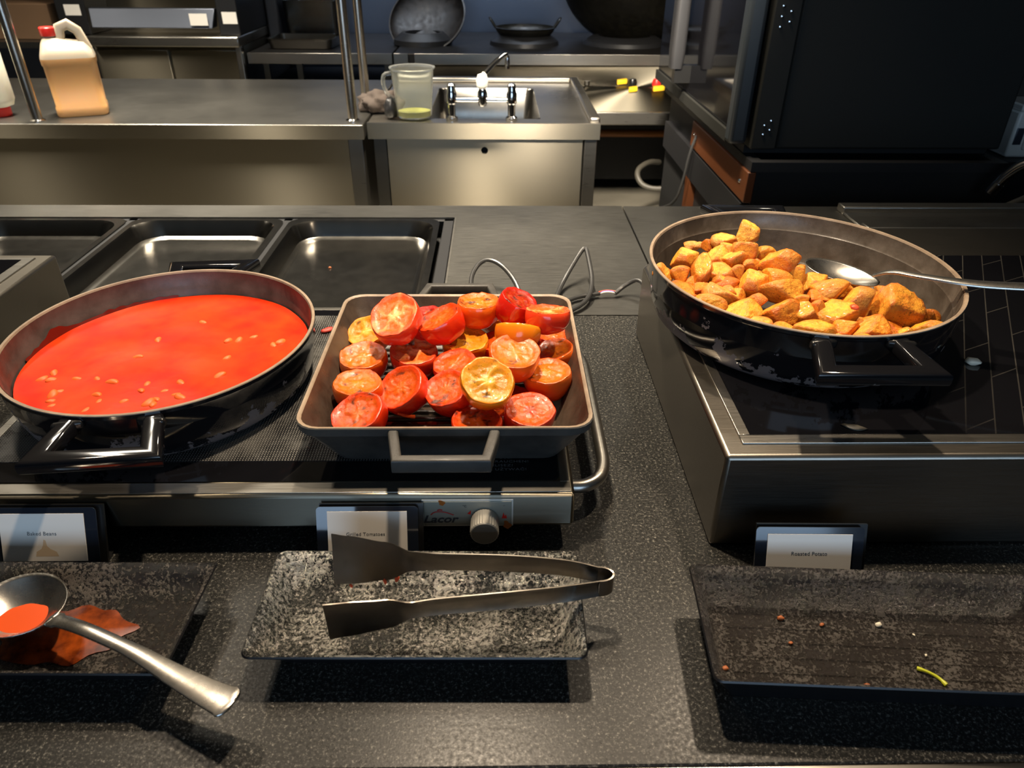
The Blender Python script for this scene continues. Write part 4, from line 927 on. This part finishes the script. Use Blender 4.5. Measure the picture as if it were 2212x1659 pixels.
local(simple('nozzle', 'chrome', lambda b: b.lathe([(.008, 1.050), (.009, 1.070), (.007, 1.090)], 16, c=(.034, 2.725, 0), cap0=True, cap1=True)), tp)
# clear jar, rag, yellow brush bit
jr = empty('measuring_jar', (-.290, 2.640, .9), 'clear plastic measuring jar with a little yellow liquid on the sink edge', 'jar')
local(simple('wall', 'jar_clear', lambda b: b.lathe([(.0, .9035), (.056, .9035), (.060, .908), (.072, 1.055), (.078, 1.060), (.078, 1.064), (.071, 1.062), (.069, 1.055), (.057, .910), (.0, .908)], 40, c=(-.290, 2.660, 0)), None, 0, 40), jr)
local(simple('handle', 'jar_clear', lambda b: b.tube([(-.360, 2.655, 1.045), (-.392, 2.655, 1.040), (-.388, 2.655, .985), (-.352, 2.655, .955)], .007, 10, 2)), jr)
M['yellow_liquid'] = mat('yellow_liquid', (190, 190, 90), 0, .1, trans=.4, ior=1.33)
local(simple('liquid', 'yellow_liquid', lambda b: b.lathe([(.055, .9085), (.0565, .925)], 32, c=(-.290, 2.660, 0), cap0=True, cap1=True)), jr)
bm = bmesh.new(); bmesh.ops.create_icosphere(bm, subdivisions=4, radius=1)
for v in bm.verts:
    d = v.co.copy(); k = 1+.35*noise.noise(d*2.2)+.18*noise.noise(d*5); v.co = Vector((d.x*.075*k, d.y*.06*k, max(-.02, d.z*.045*k)))
me = bpy.data.meshes.new('cleaning_rag'); bm.to_mesh(me); bm.free(); me.materials.append(M['rag']); smooth_me(me, 180)
o = link('cleaning_rag', me); o.location = (-.425, 2.78, .922); tag(o, 'crumpled brown grey cleaning rag on the sink edge beside the jar', 'rag')
bm = bmesh.new(); bmesh.ops.create_icosphere(bm, subdivisions=3, radius=1)
for v in bm.verts:
    d = v.co.copy(); k = 1+.3*noise.noise(d*3); v.co = Vector((d.x*.022*k, d.y*.03*k, max(-.024, d.z*.04*k)))
me = bpy.data.meshes.new('scouring_pad'); bm.to_mesh(me); bm.free(); me.materials.append(M['black_paint']); smooth_me(me, 180)
o = link('scouring_pad', me); o.location = (-.372, 2.66, .9255); tag(o, 'dark scouring pad wedged between rag and clear jar', 'scourer')

# stove line
st = empty('wok_range', (.6, 4.5, 0), 'stainless steel wok range with sloped control panel behind the sink', 'stove')
def deck(b):
    b.box(-.55, 1.98, 4.2, 5.2, .852, .9045)
local(simple('deck', 'steel_sooty', deck, None, .003), st)
local(bx('deck_edge', 'steel', -.55, -.475, 4.190, 4.1995, .853, .906, None, .001), st)
local(bx('deck_edge', 'steel', -.44, 1.98, 4.190, 4.1995, .853, .906, None, .001), st)
local(simple('control_panel', 'steel_panel', lambda b: b.loft([[(-.55, 4.205, .850), (-.55, 3.72, .712), (-.55, 3.74, .700), (-.55, 4.22, .835)], [(1.98, 4.205, .850), (1.98, 3.72, .712), (1.98, 3.74, .700), (1.98, 4.22, .835)]])), st)
local(bx('front_lip', 'steel', -.55, .988, 3.70, 3.74, .652, .712, None, .004), st)
local(bx('base', 'black_matte', -.55, 1.98, 4.75, 5.2, .085, .850), st)
for x in (-.5, 1.9): local(bx('foot', 'black_matte', x, x+.05, 4.8, 4.85, .0, .085), st)
for x in (-.5, .955): local(bx('leg', 'steel_dark', x, x+.03, 3.78, 3.81, 0, .69), st)
def pz(y): return .712+(y-3.72)/.485*.138
for (x, y, m1) in ((.46, 3.99, 'steel_dark'),): local(simple('knob', m1, lambda b: b.lathe([(.014, 0), (.014, .02)], 16, c=(x, y, pz(y)), cap1=True)), st)
def valve(x, y, body, tagc):
    k = local(simple('gas_valve', body, lambda b: b.lathe([(.022, -.002), (.024, .012), (.018, .030), (.0, .034)], 20, c=(x, y, pz(y)))), st)
    return k
valve(.695, 3.99, 'plastic_black', 0); valve(.82, 3.99, 'red_plastic', 0)
for (x0, x1, y, c) in ((.615, .668, 3.98, 'yellow_plastic'), (.665, .71, 3.90, 'yellow_plastic'), (.79, .85, 3.91, 'yellow_plastic'), (.90, .965, 3.935, 'red_plastic'), (.94, .985, 3.88, 'yellow_plastic')):
    local(simple('lever', c, lambda b: b.loft([[(x0, y, pz(y)+.004), (x0, y+.02, pz(y)+.010), (x0, y+.02, pz(y)+.03), (x0, y, pz(y)+.024)], [(x1, y+.01, pz(y)+.008), (x1, y+.03, pz(y)+.014), (x1, y+.03, pz(y)+.034), (x1, y+.01, pz(y)+.028)]]), None, .003), st)
local(simple('burner_ring', 'black_paint', lambda b: b.lathe([(.17, .905), (.165, .93), (.12, .965), (.10, .965), (.10, .91)], 32, c=(-.43, 4.62, 0))), st)
local(simple('burner_ring', 'black_paint', lambda b: b.lathe([(.20, .905), (.195, .925), (.145, .960), (.12, .960), (.12, .91)], 32, c=(.155, 4.62, 0))), st)
local(simple('burner_ring', 'black_paint', lambda b: b.lathe([(.24, .905), (.23, .925), (.18, .950), (.15, .950), (.15, .91)], 32, c=(.74, 4.66, 0))), st)
def wokmesh(name, R_, D_, mtl, parent, th=.004):
    b = MB(); pr = [(R_*math.sin(t*PI/2*1.0), -D_*math.cos(t*PI/2)) for t in [k/14 for k in range(15)]]
    b.lathe(pr+[(R_+.004, .003)]+[(r-.004 if r > .01 else 0, z+.004) for r, z in reversed(pr)], 56); return b.obj(name, mtl, parent, 0, 60)
wk = empty('wok', (-.405, 4.66, 1.035), 'tilted brown carbon steel wok leaning on the left burner', 'wok'); wk.rotation_euler = (R(46), R(-18), 0); wokmesh('bowl', .225, .09, 'wok', wk)
wk2 = empty('wok', (.158, 4.62, .992), 'small black two handled wok sitting on the middle burner', 'wok'); wokmesh('bowl', .170, .070, 'wok_dark', wk2)
for s in (-1, 1):
    b = MB(); b.tube([(s*.168, -.03, 0), (s*.195, -.03, .04), (s*.205, 0, .052), (s*.195, .03, .04), (s*.168, .03, 0)], .006, 8, 2); b.obj('handle', 'wok_dark', wk2)
wk3 = empty('wok', (.80, 4.72, 1.27), 'huge sooty black wok leaning above the right burner', 'wok'); wk3.rotation_euler = (R(-58), R(12), 0); wokmesh('bowl', .44, .26, 'wok_dark', wk3)
# left worktable with gastronorm pans
wtb = empty('prep_table', (-.95, 4.6, 0), 'steel prep table carrying two deep steel pans, left of the range', 'table')
local(bx('table_top', 'steel_sooty', -1.335, -.565, 4.25, 5.15, .845, .898, None, .004), wtb)
local(bx('front_edge', 'steel', -1.335, -.565, 4.240, 4.2495, .846, .899, None, .001), wtb)
for x in (-1.28, -1.10, -.62): local(bx('leg', 'steel_dark', x, x+.03, 4.32, 4.35, 0, .845), wtb)
local(bx('shelf', 'black_matte', -1.33, -.57, 4.5, 5.15, .0, .70), wtb)
def gn(label, loc, rot, hx, hy, dep):
    b = MB(); b.loft([rr(hx-.016, hy-.016, .03, -dep), rr(hx-.008, hy-.008, .03, -.012), rr(hx-.007, hy-.007, .03, 0), rr(hx, hy, .02, .001), rr(hx, hy, .02, .003), rr(hx-.009, hy-.009, .03, .002), rr(hx-.018, hy-.018, .03, -dep+.003)], True, True)
    o = b.obj('steam_pan', 'steel_tray', None, 0, 40); o.location = loc; o.rotation_euler = rot; tag(o, label, 'steel pan', 'steel steam pans'); return o
gn('shallow steel steam pan lying flat on the prep table', (-1.08, 4.50, .950), (0, 0, R(-2)), .185, .13, .048)
gn('tall deep steel steam pan standing behind the shallow one', (-1.08, 4.86, 1.112), (0, 0, R(-2)), .165, .15, .21)
o = bx('dark_bin', 'black_paint', -1.333, -1.262, 4.70, 5.1, .8985, 1.3, None, .01); tag(o, 'tall black box beside the steel steam pans', 'box')
# left appliance
ap = empty('toaster_grill', (-1.75, 4.5, 0), 'large steel and black commercial grill in the far left background', 'grill')
local(bx('lower_body', 'steel_panel', -2.12, -1.340, 4.22, 5.1, .1, .935), ap)
for x0, x1 in ((-2.11, -1.735), (-1.725, -1.37)): local(bx('door', 'steel_panel', x0, x1, 4.205, 4.222, .2, .915, None, .004), ap)
local(bx('ledge', 'steel', -2.12, -1.338, 4.15, 5.1, .936, .985, None, .006), ap)
local(simple('drip_tray', 'wall_steel', lambda b: b.loft([[(-2.085, 4.18, 1.02), (-2.10, 4.22, 1.11), (-2.10, 4.26, 1.11), (-2.085, 4.26, 1.02)], [(-1.47, 4.18, 1.02), (-1.455, 4.22, 1.11), (-1.455, 4.26, 1.11), (-1.47, 4.26, 1.02)]]), None, .004), ap)
for x0, x1 in ((-2.26, -2.11), (-1.445, -1.339)): local(bx('side_column', 'black_paint', x0, x1, 4.21, 5.0, .986, 1.7, None, .004), ap)
local(bx('back_panel', 'steel_panel', -2.11, -1.445, 4.45, 4.5, .986, 1.7), ap)
local(bx('corner_post', 'steel', -1.370, -1.339, 4.17, 4.203, .0, .936, None, .004), ap)
for (x0, x1, z0, z1, y) in ((-1.575, -1.485, 1.035, 1.09, 4.172), (-1.42, -1.345, 1.040, 1.095, 4.2085), (-2.215, -2.135, 1.075, 1.125, 4.2085)):
    q = local(bx('sticker', 'white_paper', x0, x1, y-.001, y, z0, z1), ap); q.rotation_euler = (0, 0, 0)
o = bx('cardboard_box', 'cardboard', -2.75, -2.35, 4.3, 4.7, .95, 1.12, None, .004); tag(o, 'brown cardboard box on the shelf at the far left', 'box')
e = empty('storage_shelf', (-2.6, 4.5, 0), 'dark shelf unit holding the cardboard box at the far left', 'shelf')
local(bx('shelf_board', 'steel_dark', -3.0, -2.3, 4.2, 4.9, .92, .9495), e); local(bx('shelf_board', 'steel_dark', -3.0, -2.3, 4.2, 4.9, .45, .48), e)
for x in (-2.98, -2.34): local(bx('leg', 'steel_dark', x, x+.03, 4.22, 4.25, 0, .92), e)
# oven on its stand
ov = empty('combi_oven', (1.05, 2.6, .9), 'big black oven seen from its side, on a black stand', 'oven')
local(bx('body', 'oven_black', .772, 1.404, 2.052, 3.2, .945, 2.0, None, .006), ov)
local(bx('corner_strip', 'oven_black', .700, .7705, 2.045, 2.20, .945, 2.0, None, .004), ov)
local(bx('door_edge', 'oven_blue', .640, .690, 2.055, 2.11, .955, 2.0, None, .012), ov)
local(bx('door_glass', 'black_glass', .655, .690, 2.112, 3.18, .955, 2.0, None, .003), ov)
local(bx('door_trim', 'oven_black', .645, .6545, 2.112, 3.18, .95, .985, None, .002), ov)
local(simple('door_handle', 'black_paint', lambda b: b.loft([rr(.020, .028, .012, 1.065, 4, (.605, 2.66)), rr(.024, .032, .014, 1.12, 4, (.605, 2.66)), rr(.022, .030, .014, 2.0, 4, (.605, 2.66))], True, True)), ov)
local(bx('handle_bracket', 'plastic_black', .600, .655, 2.64, 2.68, 1.02, 1.075), ov)
for k in range(9):
    z, x = (1.30-.012*(k % 5), .722+.022*(k % 2)) if k < 5 else (.985+.012*(k % 4), .728+.016*(k % 2))
    local(simple('rivet', 'chrome', lambda b: b.lathe([(.0045, 0), (.004, .0025), (.0, .0035)], 10, c=(0, 0, 0))), ov); q = bpy.data.objects[-1] if False else COL.objects[-1]
    q.location = (x, 2.045, z); q.rotation_euler = (R(90), 0, 0)
local(bx('plinth', 'black_matte', .70, 1.40, 2.10, 3.15, .9225, .945), ov)
sd = empty('oven_stand', (1.05, 2.6, 0), 'black stand with a brown wooden side board under the oven', 'stand')
def sframe(b):
    b.box(.697, 1.41, 2.0, 2.03, .895, .9215); b.box(.697, 1.41, 3.17, 3.2, .895, .9215); b.box(.697, .73, 2.03, 3.17, .895, .9215); b.box(1.38, 1.41, 2.03, 3.17, .895, .9215)
local(simple('top_frame', 'black_paint', sframe), sd)
local(bx('cabinet', 'black_matte', .715, 1.42, 2.015, 3.15, .03, .894), sd)
local(bx('side_board', 'brown_wood', .690, .7145, 2.000, 2.66, .808, .894, None, .003), sd)
local(bx('side_board', 'black_paint', .690, .7145, 2.020, 3.1, .70, .800), sd)
local(bx('leg', 'brown_wood', .690, .715, 2.60, 2.66, .0, .70), sd)
for y in (2.06, 2.62):
    q = local(simple('bolt', 'chrome', lambda b: b.lathe([(.006, 0), (.005, .003), (0, .004)], 12)), sd); q.location = (.690, y, .855); q.rotation_euler = (0, R(-90), 0)
# pipes under the range
o = simple('gas_pipe', 'orange_pipe', lambda b: b.tube([(.40, 4.6, .41), (1.30, 4.6, .41)], .022, 12)); tag(o, 'horizontal orange painted gas pipe in the dark under the range', 'pipe')
gh = empty('gas_hose', (.93, 3.6, .5), 'grey flexible gas hose with a yellow valve looping under the range', 'hose')
local(simple('valve_pipe', 'yellow_plastic', lambda b: b.tube([(.965, 3.72, .66), (.955, 3.70, .60), (.935, 3.68, .50)], .020, 12)), gh)
local(simple('hose', 'hose_grey', lambda b: b.tube([(.935, 3.68, .50), (.93, 3.66, .44), (.88, 3.62, .36), (.74, 3.66, .35), (.70, 3.72, .42), (.78, 3.8, .45), (.86, 3.9, .42)], .014, 10, 3)), gh)
o = simple('hanging_cable', 'cable_black', lambda b: b.tube([(.688, 2.58, .86), (.672, 2.58, .80), (.668, 2.6, .70), (.66, 2.65, .60), (.64, 2.75, .55)], .005, 8, 3)); tag(o, 'thin dark cable hanging from the oven stand side board', 'cable')
# right-hand things
rt = empty('swan_neck_tap', (1.60, 1.60, .9), 'curved chrome tap spout at the right photo edge behind the hob', 'tap')
local(simple('spout', 'chrome', lambda b: b.tube([(1.352, 1.93, .885), (1.362, 1.925, .910), (1.385, 1.91, .945), (1.43, 1.88, .965), (1.49, 1.84, .965), (1.55, 1.80, .93), (1.57, 1.78, .85), (1.57, 1.78, .70)], .0135, 16, 2)), rt)
local(simple('nozzle', 'chrome', lambda b: b.tube([(1.342, 1.936, .858), (1.352, 1.930, .886)], .0150, 16)), rt)
o = simple('drain_pipe', 'hose_grey', lambda b: b.tube([(1.30, 1.80, .86), (1.42, 1.86, .88), (1.60, 1.90, .90)], .012, 12, 1)); tag(o, 'grey hose running behind the curved chrome tap', 'hose')
o = bx('tap_cabinet', 'black_matte', 1.46, 2.1, 1.72, 1.98, .0, .70, None, .004); tag(o, 'black cabinet below the curved chrome tap', 'cabinet')
wb = empty('white_appliance', (1.85, 2.45, .8), 'white and grey boxy machine at the right photo edge behind the oven', 'appliance')
local(bx('body', 'white_plastic', 1.60, 2.2, 2.30, 2.8, .86, 1.0, None, .008), wb)
local(bx('panel', 'wall_steel', 1.608, 1.632, 2.296, 2.301, .90, .95, None, .001), wb)
local(bx('panel', 'white_plastic', 1.64, 1.9, 2.292, 2.301, .885, .965, None, .004), wb)
local(bx('cover', 'white_plastic', 1.595, 2.2, 2.29, 2.82, 1.0005, 1.02, None, .004), wb)
local(bx('screen', 'steel_dark', 1.64, 2.2, 2.42, 2.7, 1.021, 1.25, None, .004), wb)
o = bx('machine_stand', 'black_matte', 1.56, 2.3, 2.25, 2.9, .0, .859); tag(o, 'black cabinet carrying the white machine at the right', 'cabinet')
